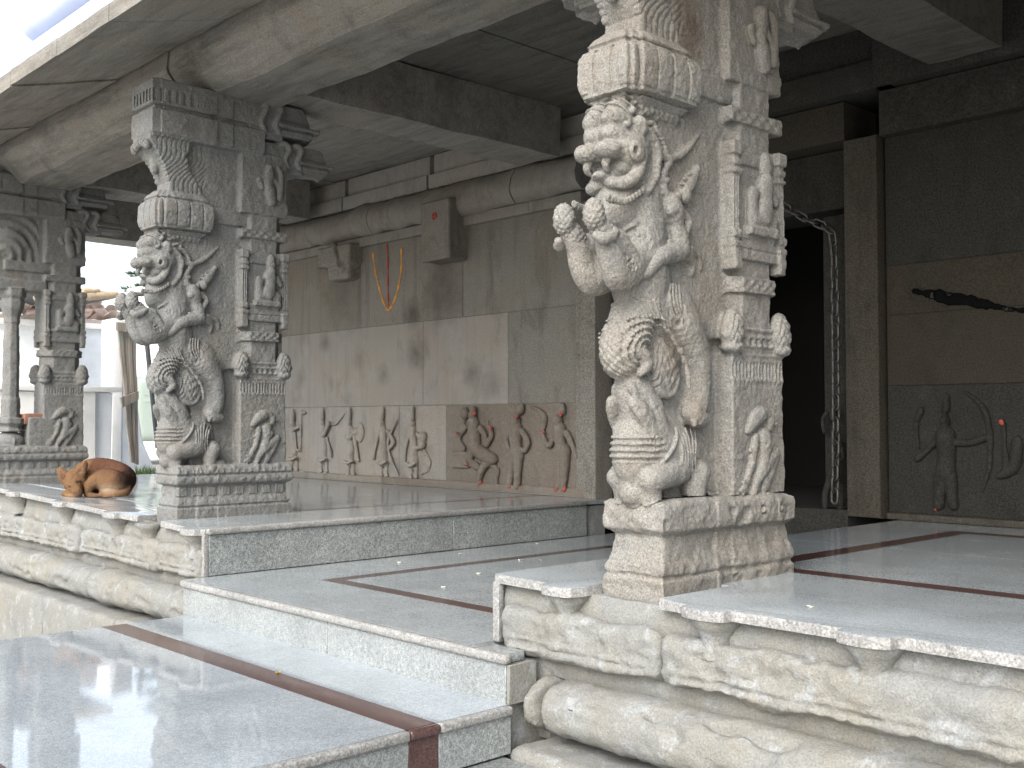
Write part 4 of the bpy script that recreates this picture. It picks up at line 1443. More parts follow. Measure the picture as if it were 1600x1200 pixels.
class Relief:
    def __init__(s, crop, pts, pad=.06, h=.005, y=WY - .002, rk=.82, dk=1.25):
        s.rk, s.dk = rk, dk
        s.cx, s.cy, s.k = crop
        P = np.array([s.w(a, b) for a, b in pts])
        lo, hi = P.min(0) - pad, P.max(0) + pad
        s.V = Vol((lo[0], y - .085, lo[2]), (hi[0], y + .03, hi[2]), h)
        s.V.flat = np.array([1, .95, 1])
        s.y = y

    def w(s, a, b, d=0.0):
        p = at_y(s.cx + a * s.k, s.cy + b * s.k, WY - .002)
        return p + [0, -d, 0]

    def c(s, pts, rs, d=.0, k=.006):
        s.V.curve([s.w(a, b, d * s.dk) for a, b in pts], [r * s.rk for r in rs], 1, k)

    def e(s, p, r, d=.0):
        s.V.ell(s.w(*p, d * s.dk), np.array(r) * s.rk, 1, .005)

    def done(s, mat, parent, name='carved_figure'):
        v, q, lab = s.V.mesh()
        return link(name, np_mesh(name, weather(v, q, ((.004, 15), (.002, 55))), q), mat, parent)


C6 = (430, 620, 270 / 1600)
C7 = (680, 620, 260 / 1600)


def warrior(cx, top, kind, par, lean=0, foot=None):
    foot = foot or top + 620
    u = (foot - top) / 640.0
    F = Relief(C6, [(cx - 110, top - 10), (cx + 160, foot + 30)])
    y = lambda t: top + t * u
    F.c([(cx, y(0)), (cx - 4, y(50)), (cx - 8, y(110))], [.006, .018, .024], .018)
    F.e((cx - 10, y(155)), (.028, .032, .036), .012)
    F.c([(cx - 12, y(185)), (cx - 10, y(250)), (cx - 4, y(330))], [.030, .044, .036], .004)
    F.c([(cx - 4, y(330)), (cx - 6, y(420)), (cx - 8, y(520))], [.040, .046, .040], .0)
    F.c([(cx - 45, y(495)), (cx - 5, y(520)), (cx + 45, y(495))], [.012, .014, .012], .035)
    for s in (-1, 1):
        F.c([(cx - 8 + 24 * s, y(510)), (cx - 8 + 26 * s, y(610))], [.024, .018], .002)
        F.c([(cx - 8 + 26 * s, y(612)), (cx + 4 + 26 * s, y(622))], [.018, .016], .010)
    F.c([(cx - 60, y(640)), (cx + 70, y(645))], [.012, .012], -.004)
    if kind == 'axe':
        F.c([(cx - 40, y(215)), (cx + 10, y(215)), (cx + 55, y(185))], [.018, .018, .014], .022)
        F.c([(cx + 72, y(20)), (cx + 62, y(200)), (cx + 58, y(440))], [.008, .009, .009], .012)
        F.c([(cx + 60, y(45)), (cx + 100, y(40))], [.012, .016], .01)
        F.c([(cx + 10, y(250)), (cx + 20, y(400)), (cx + 45, y(430))], [.010, .010, .010], .012)
    elif kind == 'sword':
        F.c([(cx - 35, y(260)), (cx + 10, y(270)), (cx + 45, y(190)), (cx + 60, y(150))], [.020, .020, .022, .018], .022)
        F.c([(cx + 66, y(165)), (cx + 120, y(150)), (cx + 190, y(60))], [.006, .010, .006], .008)
        F.c([(cx + 28, y(300)), (cx + 55, y(400)), (cx + 70, y(480))], [.017, .015, .014], .012)
    elif kind == 'disc':
        F.c([(cx - 30, y(280)), (cx + 5, y(290)), (cx + 40, y(240))], [.020, .018, .016], .022)
        F.V.ell(F.w(cx + 75, y(235), .004), (.062, .020, .085), 1, .005)
        F.V.ell(F.w(cx + 55, y(230), .02), (.024, .02, .034), 1, .004)
        F.c([(cx + 25, y(210)), (cx + 50, y(360)), (cx + 75, y(500))], [.018, .017, .014], .014)
    elif kind == 'bow':
        F.c([(cx - 40, y(230)), (cx - 75, y(360)), (cx - 95, y(470))], [.018, .015, .014], .01)
        F.c([(cx + 130, y(110)), (cx + 80, y(220)), (cx + 45, y(310)), (cx + 50, y(400)), (cx + 90, y(520)), (cx + 140, y(620))], [.006, .013, .013, .012, .012, .006], .014)
        F.c([(cx + 40, y(220)), (cx + 95, y(320)), (cx + 50, y(390))], [.018, .020, .016], .016)
    else:
        F.c([(cx - 35, y(240)), (cx - 75, y(350)), (cx - 85, y(480))], [.016, .014, .010], .008)
        F.c([(cx + 40, y(240)), (cx + 95, y(340)), (cx + 30, y(370))], [.020, .022, .016], .016)
        F.e((cx + 85, y(270)), (.045, .035, .05), .01)
        F.e((cx - 8, y(470)), (.07, .045, .07), .0)
        F.c([(cx + 90, y(380)), (cx + 150, y(500)), (cx + 60, y(600))], [.007, .006, .006], .006)
        F.V.ell(F.w(cx + 90, y(510), 0), (.07, .012, .07), 1, .006)
    return F.done(M['wall_pale'], par)


for cx, top, kind, par, ft in ((188, 110, 'axe', 'a', 690), (462, 98, 'sword', 'a', 705), (712, 90, 'disc', 'a', 735), (1018, 88, 'bow', 'a', 745), (1294, 85, 'shawl', 'b', 765)):
    warrior(cx, top, kind, panels[par], foot=ft)

# three oiled figures
F = Relief(C7, [(140, 100), (640, 900)])
F.e((300, 160), (.045, .045, .05), .01); F.c([(300, 130), (270, 200), (270, 280)], [.03, .04, .035], .0)
F.c([(390, 110), (390, 150)], [.02, .034], .018); F.e((385, 175), (.034, .045, .042), .018)
F.c([(385, 240), (390, 360), (400, 480)], [.05, .062, .058], .012)
F.c([(310, 290), (250, 360), (240, 420), (290, 500)], [.026, .026, .022, .022], .012)
F.c([(455, 300), (500, 380), (510, 460)], [.026, .024, .022], .014); F.c([(510, 460), (555, 380), (545, 290)], [.022, .02, .018], .014)
F.c([(525, 300), (522, 220)], [.012, .005], .012)
F.c([(400, 500), (490, 560), (570, 600)], [.055, .058, .048], .012); F.c([(570, 600), (480, 680), (440, 780)], [.044, .032, .026], .012)
F.c([(440, 790), (432, 850)], [.022, .018], .012)
F.c([(380, 520), (340, 610), (420, 680)], [.04, .036, .03], .006)
F.c([(520, 640), (600, 700), (590, 800), (600, 880)], [.022, .02, .018, .016], .004)
F.c([(300, 640), (380, 660)], [.024, .02], .008)
F.V.box(F.w(170, 680) * [1, 0, 1] + [0, WY - .02, 0], F.w(330, 530) * [1, 0, 1] + [0, WY + .02, 0], .008, 1)
F.done(M['wall_oiled'], panels['c'])
F = Relief(C7, [(680, 60), (940, 900)])
F.c([(850, 85), (838, 130)], [.022, .034], .015); F.e((800, 170), (.03, .03, .03), .012); F.e((800, 230), (.036, .045, .048), .018)
F.c([(800, 300), (790, 400), (800, 500)], [.055, .056, .048], .012)
F.c([(740, 330), (705, 420), (730, 500), (790, 505)], [.024, .022, .02, .018], .016); F.c([(860, 330), (910, 430), (880, 510), (810, 505)], [.026, .025, .022, .018], .016)
F.c([(780, 520), (745, 680), (725, 860)], [.05, .036, .024], .010); F.c([(820, 520), (815, 680), (805, 860)], [.05, .040, .028], .014)
F.c([(700, 880), (840, 885)], [.014, .014], .0)
F.done(M['wall_oiled'], panels['c'])
F = Relief(C7, [(900, 60), (1395, 920)])
F.c([(1245, 70), (1240, 140)], [.014, .034], .015); F.e((1205, 230), (.042, .048, .055), .02)
F.c([(1215, 310), (1215, 400), (1235, 500)], [.055, .052, .042], .012)
F.c([(1170, 360), (1110, 470), (1045, 350)], [.026, .022, .018], .014); F.c([(930, 95), (1000, 130), (1060, 200), (1045, 330)], [.01, .022, .024, .014], .008)
F.c([(1280, 350), (1340, 470), (1375, 580)], [.026, .022, .018], .014)
F.c([(1225, 520), (1215, 680), (1195, 870)], [.052, .034, .024], .010); F.c([(1265, 520), (1260, 680), (1245, 880)], [.052, .040, .026], .014)
F.c([(1160, 890), (1300, 895)], [.014, .014], .0)
F.done(M['wall_oiled'], panels['c'])

# dim archer and companions right of the doorway
CP = (0, 0, 1.0)
F = Relief(CP, [(1400, 615), (1600, 800)], h=.007, rk=.9, dk=.25)
F.c([(1480, 618), (1478, 640)], [.012, .026], .015); F.e((1477, 658), (.03, .04, .04), .016)
F.c([(1478, 680), (1480, 710), (1478, 740)], [.055, .045, .05], .008)
F.c([(1470, 745), (1468, 790)], [.036, .024], .006); F.c([(1486, 745), (1490, 790)], [.036, .024], .006)
F.c([(1490, 690), (1515, 692), (1540, 684)], [.02, .02, .016], .014)
F.c([(1462, 690), (1446, 706), (1432, 718)], [.02, .018, .014], .01)
F.c([(1508, 612), (1535, 635), (1547, 675), (1546, 730), (1535, 770)], [.008, .014, .016, .014, .008], .008)
F.c([(1440, 640), (1432, 665), (1436, 700)], [.018, .016, .01], .004)
F.c([(1568, 662), (1570, 700), (1574, 740)], [.014, .012, .02], .006)
F.c([(1590, 690), (1585, 730), (1560, 745)], [.03, .028, .014], .004)
F.done(M['wall_soot_shade'], pr)
F = Relief(CP, [(1283, 610), (1325, 800)], h=.006, y=WY + .058)
F.c([(1303, 640), (1303, 655)], [.016, .02], .0); F.e((1304, 672), (.022, .03, .03), .01)
F.c([(1304, 690), (1306, 715), (1304, 740)], [.034, .028, .034], .004)
F.c([(1292, 645), (1286, 655), (1288, 675)], [.014, .014, .01], .0)
F.c([(1300, 745), (1292, 770), (1290, 795)], [.024, .018, .016], .004); F.c([(1308, 745), (1314, 770), (1314, 795)], [.024, .018, .016], .004)
F.c([(1312, 690), (1318, 715), (1300, 720)], [.014, .012, .01], .006)
F.done(M['wall_soot_shade'], jb)


def dab(px, py, r, par, y):
    bm = bmesh.new()
    c = at_y(px, py, y)
    bmesh.ops.create_icosphere(bm, subdivisions=2, radius=1)
    for v in bm.verts: v.co = Vector((c[0] + v.co.x * r, c[1] + v.co.y * .006, c[2] + v.co.z * r))
    jitter(bm, r * .35, 40)
    return link('vermilion_dab', bm_mesh('vermilion_dab', bm, 60), M['vermilion'], par)


k = C7[2]
for a, b, r, d in ((372, 160, .022, .065), (300, 645, .018, .04), (435, 822, .018, .03), (528, 295, .020, .04), (210, 345, .016, .05), (782, 190, .02, .06), (712, 862, .018, .025), (792, 855, .018, .03),
                   (1200, 172, .022, .07), (1038, 340, .015, .03), (1160, 885, .022, .025), (1240, 890, .022, .03)):
    dab(680 + a * k, 620 + b * k, r * .75, panels['c'], WY - d)
dab(1565, 660, .013, pr, WY - .018)
dab(1462, 796, .008, pr, WY - .01)
dab(678, 337, .03, WL, 5.013)

# ------------------------------------------------------------------ roof
FB = empty('roof_beam', (-4, 2.8, 2.2), 'long granite beam with a rounded face carried on the front pillars', 'beam', None)
bp = fine([(2.685, 2.202), (3.05, 2.20), (3.06, 2.21), (3.06, 2.54), (2.545, 2.54), (2.535, 2.36), (2.545, 2.335), (2.665, 2.212)], .035)
for a, b in ((-11.2, -8.24), (-8.22, -5.335), (-5.31, -2.27), (-2.255, 1.4)):
    run('beam_stone', bp, a, b, M['beam'], FB, .05, .011, 3, smooth=24)
CB = []
for x, lab in ((-8.06, 'cross beam over the farthest pillar, running back to the wall'), (-5.06, 'cross beam from the second pillar back to the wall, left of the steps'), (-2.2, 'dark cross beam from the near pillar back to the doorway')):
    o = run('cross_beam', fine([(x - .18, 2.24), (x + .18, 2.24), (x + .185, 2.56), (x - .185, 2.56)], .05), 3.062, 5.05, M['ceil_shade'] if x > -4 else M['ceil'], None, .06, .006, 4, axis=1)
    tag(o, lab, 'beam', 'beams under the porch roof')
tag(FB, group='beams under the porch roof')
EB = run('end_beam', fine([(-9.55, 2.10), (-9.2, 2.10), (-9.2, 2.56), (-9.55, 2.56)], .05), 2.6, 5.6, M['ceil'], None, .06, .006, 4, axis=1)
tag(EB, 'end beam at the open left end of the porch, against the sky', 'beam', 'beams under the porch roof')

RF = empty('porch_roof', (-4, 3.5, 2.5), 'flat slab roof of the porch with a sloping stone eave along the front', 'roof')
for x0, x1, mt in ((-9.6, -8.7, 'ceil'), (-8.7, -7.8, 'ceil'), (-7.8, -6.9, 'ceil'), (-6.9, -6.0, 'ceil'), (-6.0, -5.03, 'ceil'), (-5.03, -4.2, 'ceil_shade'), (-4.2, -3.4, 'ceil_shade'), (-3.4, -2.2, 'ceil_shade'), (-2.2, -1.0, 'ceil_shade'), (-1.0, .3, 'ceil_shade'), (.3, 1.7, 'ceil_shade')):
    box('ceiling_slab', (x0 + .004, 2.5, 2.562 + .012 * rw.random()), (x1 - .004, 5.6, 2.75), M[mt], RF, .008, 2, .005, 3)
box('roof_fill', (-9.6, 2.52, 2.755), (1.7, 5.6, 2.95), M['plinth'], RF, 0)
# sloping eave slabs
ej = [-9.9] + [-8.55, -7.85, -7.20, -6.52, -5.883, -5.244, -4.627, -3.95, -3.2, -2.5, -1.7, -.9, 0.0, .9, 1.7]
for a, b in zip(ej[:-1], ej[1:]):
    dz = (rw.random() - .5) * .012
    pf = fine([(1.93, 2.262 + dz), (2.50, 2.42 + dz), (2.50, 2.56), (1.93, 2.345 + dz)], .06)
    run('eave_slab', pf, a + .003, b - .003, M['beam'], RF, .08, .004, 5, smooth=35)
for a, b in zip(ej[:-1], ej[1:]):
    box('parapet_coping', (a + .002, 1.938, 2.352), (b - .002, 2.06, 2.43), M['lilac'], RF, .01)
run('parapet_moulding', fine([(2.3, 2.435), (1.99, 2.435), (1.93, 2.47), (1.90, 2.50), (1.90, 2.56), (2.3, 2.60)], .04), -5.66, 1.6, M['lilac'], RF, .1, .003, 5)
box('parapet_wall', (-5.55, 2.06, 2.60), (1.6, 2.3, 3.15), M['white'], RF, .01)
box('parapet_block', (-5.14, 1.98, 2.60), (-4.4, 2.055, 3.0), M['vermilion'], RF, .02)

# unseen wall added to keep the right side of the porch dark
EW = empty('unseen_end_wall', (1.55, 4, 0), 'unseen stone wall added at the right end to darken the porch', 'wall')
box('wall_block', (1.5, 2.47, -.0), (1.8, 5.6, 2.56), M['wall_soot_shade'], EW, .01)

# ------------------------------------------------------------------ beyond the open left end
BK = bmesh.new()
bv = [BK.verts.new(c) for c in ((-9.77, -1.0, -.06), (-40, -1.0, -.06), (-40, 40, -.06), (-9.77, 40, -.06))]
BK.faces.new(bv)
bw = [BK.verts.new(c) for c in ((-9.77, -1.0, -1.0), (-9.77, 40, -1.0))]
BK.faces.new((bv[0], bv[3], bw[1], bw[0]))
tag(link('side_terrace', bm_mesh('side_terrace', BK), M['sand']), kind='structure')


def px_wall(name, X, a, b, ztop, mat, parent, th=.2, z0=-.07, bev=.01, rough=.0):
    y0, y1 = at_x(a, 600, X)[1], at_x(b, 600, X)[1]
    return box(name, (X - th, y0, z0), (X, y1, ztop), mat, parent, bev, 2, rough, 3 if rough else 0)


LW = empty('low_wall', (-10.1, 4, -.06), 'low whitewashed wall with a flat ledge on top, behind the farthest pillar', 'wall')
px_wall('wall_body', -10.1, -160, 150, at_x(150, 613, -10.1)[2], M['white'], LW, .3, rough=.006)
px_wall('wall_body', -10.16, 150.5, 176, at_x(150, 613, -10.1)[2], M['blue'], LW, .2, rough=.006)
px_wall('ledge', -10.05, -160, 191, at_x(150, 604, -10.05)[2], M['white'], LW, .42, z0=at_x(150, 612, -10.05)[2], rough=.004)

BW = empty('blue_wall', (-13, 5, -.06), 'pale blue wall with clay tiles along its top', 'wall')
zt = at_x(100, 512, -13)[2]
px_wall('wall_body', -13, -220, 200, zt, M['blue'], BW, .3, rough=.01)
px_wall('coping', -12.94, -220, 204, zt + .07, M['white'], BW, .45, z0=zt, rough=.006)
# tiles
ty0, ty1 = at_x(-100, 460, -13)[1], at_x(196, 460, -13)[1]
bm = bmesh.new()
n = 7
for i in range(n):
    t = PI * i / (n - 1)
    for s, r in ((0, .085), (1, .07)):
        bm.verts.new((-.16 + .32 * s, r * math.cos(t), r * .55 * math.sin(t)))
bm.verts.ensure_lookup_table()
for i in range(n - 1):
    bm.faces.new((bm.verts[2 * i], bm.verts[2 * i + 2], bm.verts[2 * i + 3], bm.verts[2 * i + 1]))
bmesh.ops.solidify(bm, geom=bm.faces[:], thickness=.014)
tile_me = bm_mesh('tile', bm, 50)
tile_me.materials.append(M['tile'])
ny = int((ty1 - ty0) / .15)
rt = np.random.default_rng(9)
for r in range(4):
    for i in range(ny):
        if rt.random() < .12: continue
        o = bpy.data.objects.new('tile', tile_me)
        COL.objects.link(o)
        o.parent = BW
        o.location = (-13 + 13 - .02 - .26 * r + .02 * rt.random(), ty0 + .15 * (i + .5 * (r % 2)) - 5, zt + .06 + .14 + .09 * r + .03 * rt.random())
        o.rotation_euler = ((rt.random() - .5) * .2, .30 + (rt.random() - .5) * .15, PI + (rt.random() - .5) * .3)
box('tile_bed', (-14.0, ty0, zt + .07), (-12.98, ty1, zt + .12), M['tile'], BW, .01)

BT = empty('buttress', (-11, 5, -.06), 'white and blue gate post that flares out at its foot', 'gate post')
pa = [at_x(px, py, -11.0) for px, py in ((190, 505), (213, 505), (214, 620), (224, 690), (244, 738), (188, 738))]
bm = bmesh.new()
fv = [bm.verts.new(p) for p in pa]
f = bm.faces.new(fv)
r = bmesh.ops.extrude_face_region(bm, geom=[f])
for e in r['geom']:
    if isinstance(e, bmesh.types.BMVert): e.co.x -= .35
bmesh.ops.bevel(bm, geom=bm.edges[:], offset=.02, segments=2, affect='EDGES')
link('post', bm_mesh('post', bm, 40), M['blue'], BT)
px_wall('post_face', -10.96, 176, 191, at_x(190, 498, -10.96)[2], M['white'], BT, .3)

GD = empty('wooden_gate', (-10.7, 5, -.06), 'weathered plank gate leaf hanging open beside the white post', 'gate')
L0, L1, R0, R1 = (184, 512), (205, 722), (213, 510), (217, 727)
for i in range(4):
    q = []
    for t in (i / 4 + .012, (i + 1) / 4 - .012):
        for a, b in ((L0, R0), (L1, R1)):
            q.append(at_x(a[0] + (b[0] - a[0]) * t, a[1] + (b[1] - a[1]) * t, -10.6 - .01 * (i % 2)))
    bm = bmesh.new()
    vv = [bm.verts.new(q[k]) for k in (0, 1, 3, 2)]
    f = bm.faces.new(vv)
    r = bmesh.ops.extrude_face_region(bm, geom=[f])
    for e in r['geom']:
        if isinstance(e, bmesh.types.BMVert): e.co.x -= .03
    bmesh.ops.subdivide_edges(bm, edges=bm.edges[:], cuts=3, use_grid_fill=True)
    jitter(bm, .008, 5)
    link('plank', bm_mesh('plank', bm, 40), M['wood'], GD)
for (a, b, c, d) in (((183, 503), (214, 508), (213, 522), (184, 516)), ((189, 621), (217, 611), (217, 624), (192, 637))):
    bm = bmesh.new()
    vv = [bm.verts.new(at_x(*p, -10.56)) for p in (a, b, c, d)]
    f = bm.faces.new(vv)
    r = bmesh.ops.extrude_face_region(bm, geom=[f])
    for e in r['geom']:
        if isinstance(e, bmesh.types.BMVert): e.co.x -= .035
    link('cross_rail', bm_mesh('cross_rail', bm, 40), M['wood'], GD)

# van
VN = empty('parked_van', (-13, 8, -.06), 'pale green van parked behind the plank gate', 'van')
vy0, vy1 = at_x(214, 620, -13)[1], at_x(214, 620, -13)[1] + 3.4
zb, ztp = at_x(230, 705, -13)[2], at_x(230, 588, -13)[2]
V = Vol((-14.8, vy0 - .1, zb - .1), (-12.9, vy1 + .1, ztp + .1), .035)
V.box((-14.6, vy0, zb + .12), (-13.0, vy1, ztp), .10, 1)
for yy in (vy0 + 1.3, vy1 - .6):
    V.cap((-15, yy, zb + .12), (-12.5, yy, zb + .12), .30, .30, 1, .02, op='c')
v, q, lab = V.mesh()
link('body', np_mesh('body', v, q), M['van'], VN)
for yy in (vy0 + .30, vy0 + 1.05, vy0 + 1.9):
    box('door_seam', (-13.004, yy, zb + .3), (-12.996, yy + .012, ztp - .1), M['rubber'], VN, 0)
for zz in (zb + .62, zb + .7):
    box('trim_strip', (-13.004, vy0 + .1, zz), (-12.992, vy1 - .1, zz + .02), M['van'], VN, .004)
box('handle', (-13.0, vy0 + .36, zb + .78), (-12.96, vy0 + .44, zb + .83), M['rubber'], VN, .008)
box('window', (-13.006, vy0 + 1.15, zb + .72), (-12.995, vy0 + 1.85, ztp - .12), M['glass'], VN, .003)
for yy in (vy0 + 1.3, vy1 - .6):
    bm = bmesh.new()
    bmesh.ops.create_cone(bm, cap_ends=True, segments=24, radius1=.27, radius2=.27, depth=.2, matrix=Matrix.Translation((-13.12, yy, zb + .10)) @ Matrix.Rotation(PI / 2, 4, 'Y'))
    link('wheel', bm_mesh('wheel', bm, 40), M['rubber'], VN)

PO = empty('leaning_pole', (-11.6, 6, -.06), 'dark thin pole leaning in front of the green van', 'pole')
bm = bmesh.new()
a, b = Vector(at_x(224, 480, -11.6)), Vector(at_x(246, 700, -11.6))
mm = Matrix.Translation((a + b) / 2) @ (b - a).to_track_quat('Z', 'Y').to_matrix().to_4x4()
bmesh.ops.create_cone(bm, cap_ends=True, segments=12, radius1=.028, radius2=.024, depth=(b - a).length, matrix=mm)
link('pole_shaft', bm_mesh('pole_shaft', bm, 40), M['black'], PO)

HW = empty('far_house', (-19, 9, -.06), 'whitewashed house wall far behind the pillars', 'house')
px_wall('wall', -19, 219, 470, at_x(300, 462, -19)[2], M['white'], HW, .4, rough=.01)
px_wall('coping', -18.9, 218, 472, at_x(300, 455, -19)[2], M['white'], HW, .6, z0=at_x(300, 462, -19)[2] + .002)

# shed roof edge and log poking out of it
SH = empty('shed_roof', (-11.6, 5, 2.0), 'dark sheet roof edge with a pale rim seen against the sky', 'roof')
y0, y1 = at_x(40, 450, -11.6)[1], at_x(178, 452, -11.6)[1]
za = at_x(130, 448, -11.6)[2]
bm = bmesh.new()
for nm, z0, z1, x0, x1, mt in (('roof_sheet', za - .075, za - .012, -13, -11.6, 'black'), ('rim', za - .010, za + .012, -11.7, -11.585, 'white')):
    bb = box_bm((x0, y0, z0), (x1, y1, z1), .004)
    for v in bb.verts: v.co.z -= (v.co.y - y0) / (y1 - y0) * .03
    link(nm, bm_mesh(nm, bb, 40), M[mt], SH)
bm.free()
for yy in (y1 - .12,):
    box('prop', (-12.9, yy, -.06), (-12.8, yy + .08, za - .14), M['timber'], SH, .01)
for nm, pts, r, lab in (('timber_log', ((60, 466), (180, 461)), .048, 'round timber log lying under the dark shed roof edge'), ('timber_log', ((132, 455), (152, 455)), .034, 'short timber log end poking out above the longer one')):
    V = Vol(np.minimum(at_x(*pts[0], -11.5), at_x(*pts[1], -11.5)) - .12, np.maximum(at_x(*pts[0], -11.5), at_x(*pts[1], -11.5)) + .12, .015)
    V.cap(at_x(*pts[0], -11.5), at_x(*pts[1], -11.5), r, r * .9, 1)
    v, q, lb = V.mesh()
    o = link(nm, np_mesh(nm, weather(v, q, ((.008, 14), (.003, 40))), q), M['timber'])
    tag(o, lab, 'log', 'logs under the shed roof')

# conifer
TR = empty('conifer_tree', (-24, 12, -.06), 'tall conifer with tiered flat fronds behind the second pillar', 'tree')
tb = at_x(258, 640, -24)
top = at_x(258, 330, -24)[2]
bm = bmesh.new()
bmesh.ops.create_cone(bm, cap_ends=True, segments=10, radius1=.16, radius2=.03, depth=top + .06, matrix=Matrix.Translation((tb[0], tb[1], (top - .06) / 2)))
link('trunk', bm_mesh('trunk', bm, 60), M['bark'], TR)
rc = np.random.default_rng(4)
vs, fs = [], []
for tier in range(9):
    z = top - .15 - .36 * tier
    R = .35 + .13 * tier
    for k in range(9):
        az = k * 2 * PI / 9 + rc.random() * .5
        for m in range(130):
            t = .15 + .85 * rc.random()
            p = np.array([tb[0] + R * t * math.cos(az), tb[1] + R * t * math.sin(az), z + .14 * t - .10 * t * t])
            d = np.array([math.cos(az + (rc.random() - .5) * 1.6), math.sin(az + (rc.random() - .5) * 1.6), .35 + .5 * rc.random()]) * .13
            w = np.cross(d, [0, 0, 1.0]); w = w / np.linalg.norm(w) * .022
            i0 = len(vs)
            vs += [p - w, p + w, p + d]
            fs.append((i0, i0 + 1, i0 + 2))
link('crown', np_mesh('crown', np.array(vs), np.array(fs), False), M['leaf'], TR)

# grass tuft at the foot of the gate
gv, gf = [], []
for i in range(200):
    p = at_x(212 + rc.random() * 38, 726 + rc.random() * 6, -10.5 - .3 * rc.random()); p[2] = -.06
    h = .05 + .08 * rc.random(); a = rc.random() * 6.28
    w = np.array([math.cos(a), math.sin(a), 0]) * .005
    l = np.array([rc.normal() * .03, rc.normal() * .03, h])
    i0 = len(gv); gv += [p - w, p + w, p + l]; gf.append((i0, i0 + 1, i0 + 2))
o = link('grass', np_mesh('grass', np.array(gv), np.array(gf), False), M['grass'])
tag(o, 'short green grass growing at the foot of the plank gate', 'grass', kind='stuff')

# brick on the base of the farthest pillar
bp_ = at_y(47, 667, 2.82)
o = box('brick', (-8.08, 2.75, .475), (-7.97, 2.93, .555), M['brick'], None, .008, 2, .004, 3)
tag(o, 'red brick lying on the pillar base beside the slender colonnette', 'brick')

# ------------------------------------------------------------------ sleeping dog
DS = .000405
da = lambda cx: (cx - 730) * DS
dz_ = lambda cy: (706 - cy) * DS
V = Vol((-.34, -.24, -.012), (.32, .26, .30), .005)


def D(cx, cy, b): return np.array([da(cx), b, max(.0, dz_(cy))])


V.ell(D(830, 450, .06), (.21, .125, .10), 1, .03)                 # trunk
V.ell(D(560, 400, .06), (.13, .12, .115), 1, .04)                   # shoulders
V.curve([D(420, 330, .06), D(620, 290, .11), D(900, 330, .13), D(1180, 420, .09)], [.075, .085, .085, .08], 1, .04)
V.ell(D(1030, 430, -.065), (.135, .075, .092), 1, .006, ang=-.1, plane=(0, 2))   # haunch
V.ell(D(1240, 480, .0), (.060, .09, .085), 1, .03)
V.curve([D(850, 400, -.07), D(730, 470, -.095), D(670, 590, -.10), D(650, 670, -.10)], [.058, .042, .026, .020], 1, .010)   # thigh and shank
V.curve([D(650, 680, -.10), D(760, 690, -.115), D(860, 690, -.11)], [.022, .020, .016], 1, .008)
V.curve([D(950, 640, -.09), D(1080, 650, -.10), D(1180, 640, -.08)], [.030, .030, .03], 1, .02)
V.curve([D(1330, 560, -.01), D(1310, 640, -.06), D(1200, 678, -.11), D(1090, 694, -.13), D(1010, 712, -.145)], [.036, .030, .026, .022, .010], 1, .008)   # tail
V.ell(D(385, 400, -.075), (.072, .075, .078), 1, .02)               # skull
V.ell(D(330, 480, -.085), (.055, .06, .06), 1, .02)
V.ell(D(480, 450, -.08), (.05, .06, .065), 1, .02)
V.curve([D(400, 470, -.11), D(470, 560, -.15), D(545, 630, -.175)], [.058, .042, .030], 1, .015)  # muzzle
V.ell(D(572, 640, -.192), (.016, .014, .013), 2, .004)              # nose
V.curve([D(395, 600, -.14), D(480, 655, -.165), D(545, 668, -.175)], [.024, .020, .014], 1, .008)
V.curve([D(300, 420, .0), D(420, 420, .02)], [.07, .08], 1, .03)
for p0, p1, p2 in ((D(205, 390, -.07), D(150, 310, -.075), D(78, 205, -.07)), (D(490, 290, -.085), D(550, 205, -.10), D(622, 92, -.115))):
    V.flat = np.array([1, .55, 1])
    V.curve([p0, p1, p2], [.042, .030, .006], 1, .01)
    V.flat = np.ones(3)
for p0, p1 in ((D(200, 370, -.10), D(120, 270, -.10)), (D(515, 262, -.125), D(585, 155, -.14))):
    V.cap(p0, p1, .018, .006, 1, .006, op='c')
for cx, cy in ((395, 510), (530, 430)):
    V.cap(D(cx - 26, cy, -.155), D(cx + 26, cy + 6, -.158), .006, .005, 1, .005, op='c')
V.curve([D(200, 660, -.07), D(290, 640, -.14), D(380, 670, -.17), D(470, 690, -.18)], [.026, .024, .022, .020], 1, .008)   # forepaw under the chin
for i in range(3):
    V.ell(D(470 + 6 * i, 680, -.165 - .014 * i), (.014, .009, .012), 1, .003)
v, q, lab = V.mesh()
v = weather(v, q, ((.0025, 26), (.0012, 90)))
v[:, 2] = np.maximum(v[:, 2], .001)
cr = v[:, 0] / DS + 730
cc = 706 - v[:, 2] / DS
colr = np.tile(np.array([[.122, .070, .037]]), (len(v), 1))


def paint(mask, c):
    m = np.clip(mask, 0, 1)[:, None]
    colr[:] = colr * (1 - m) + np.array(c) * m


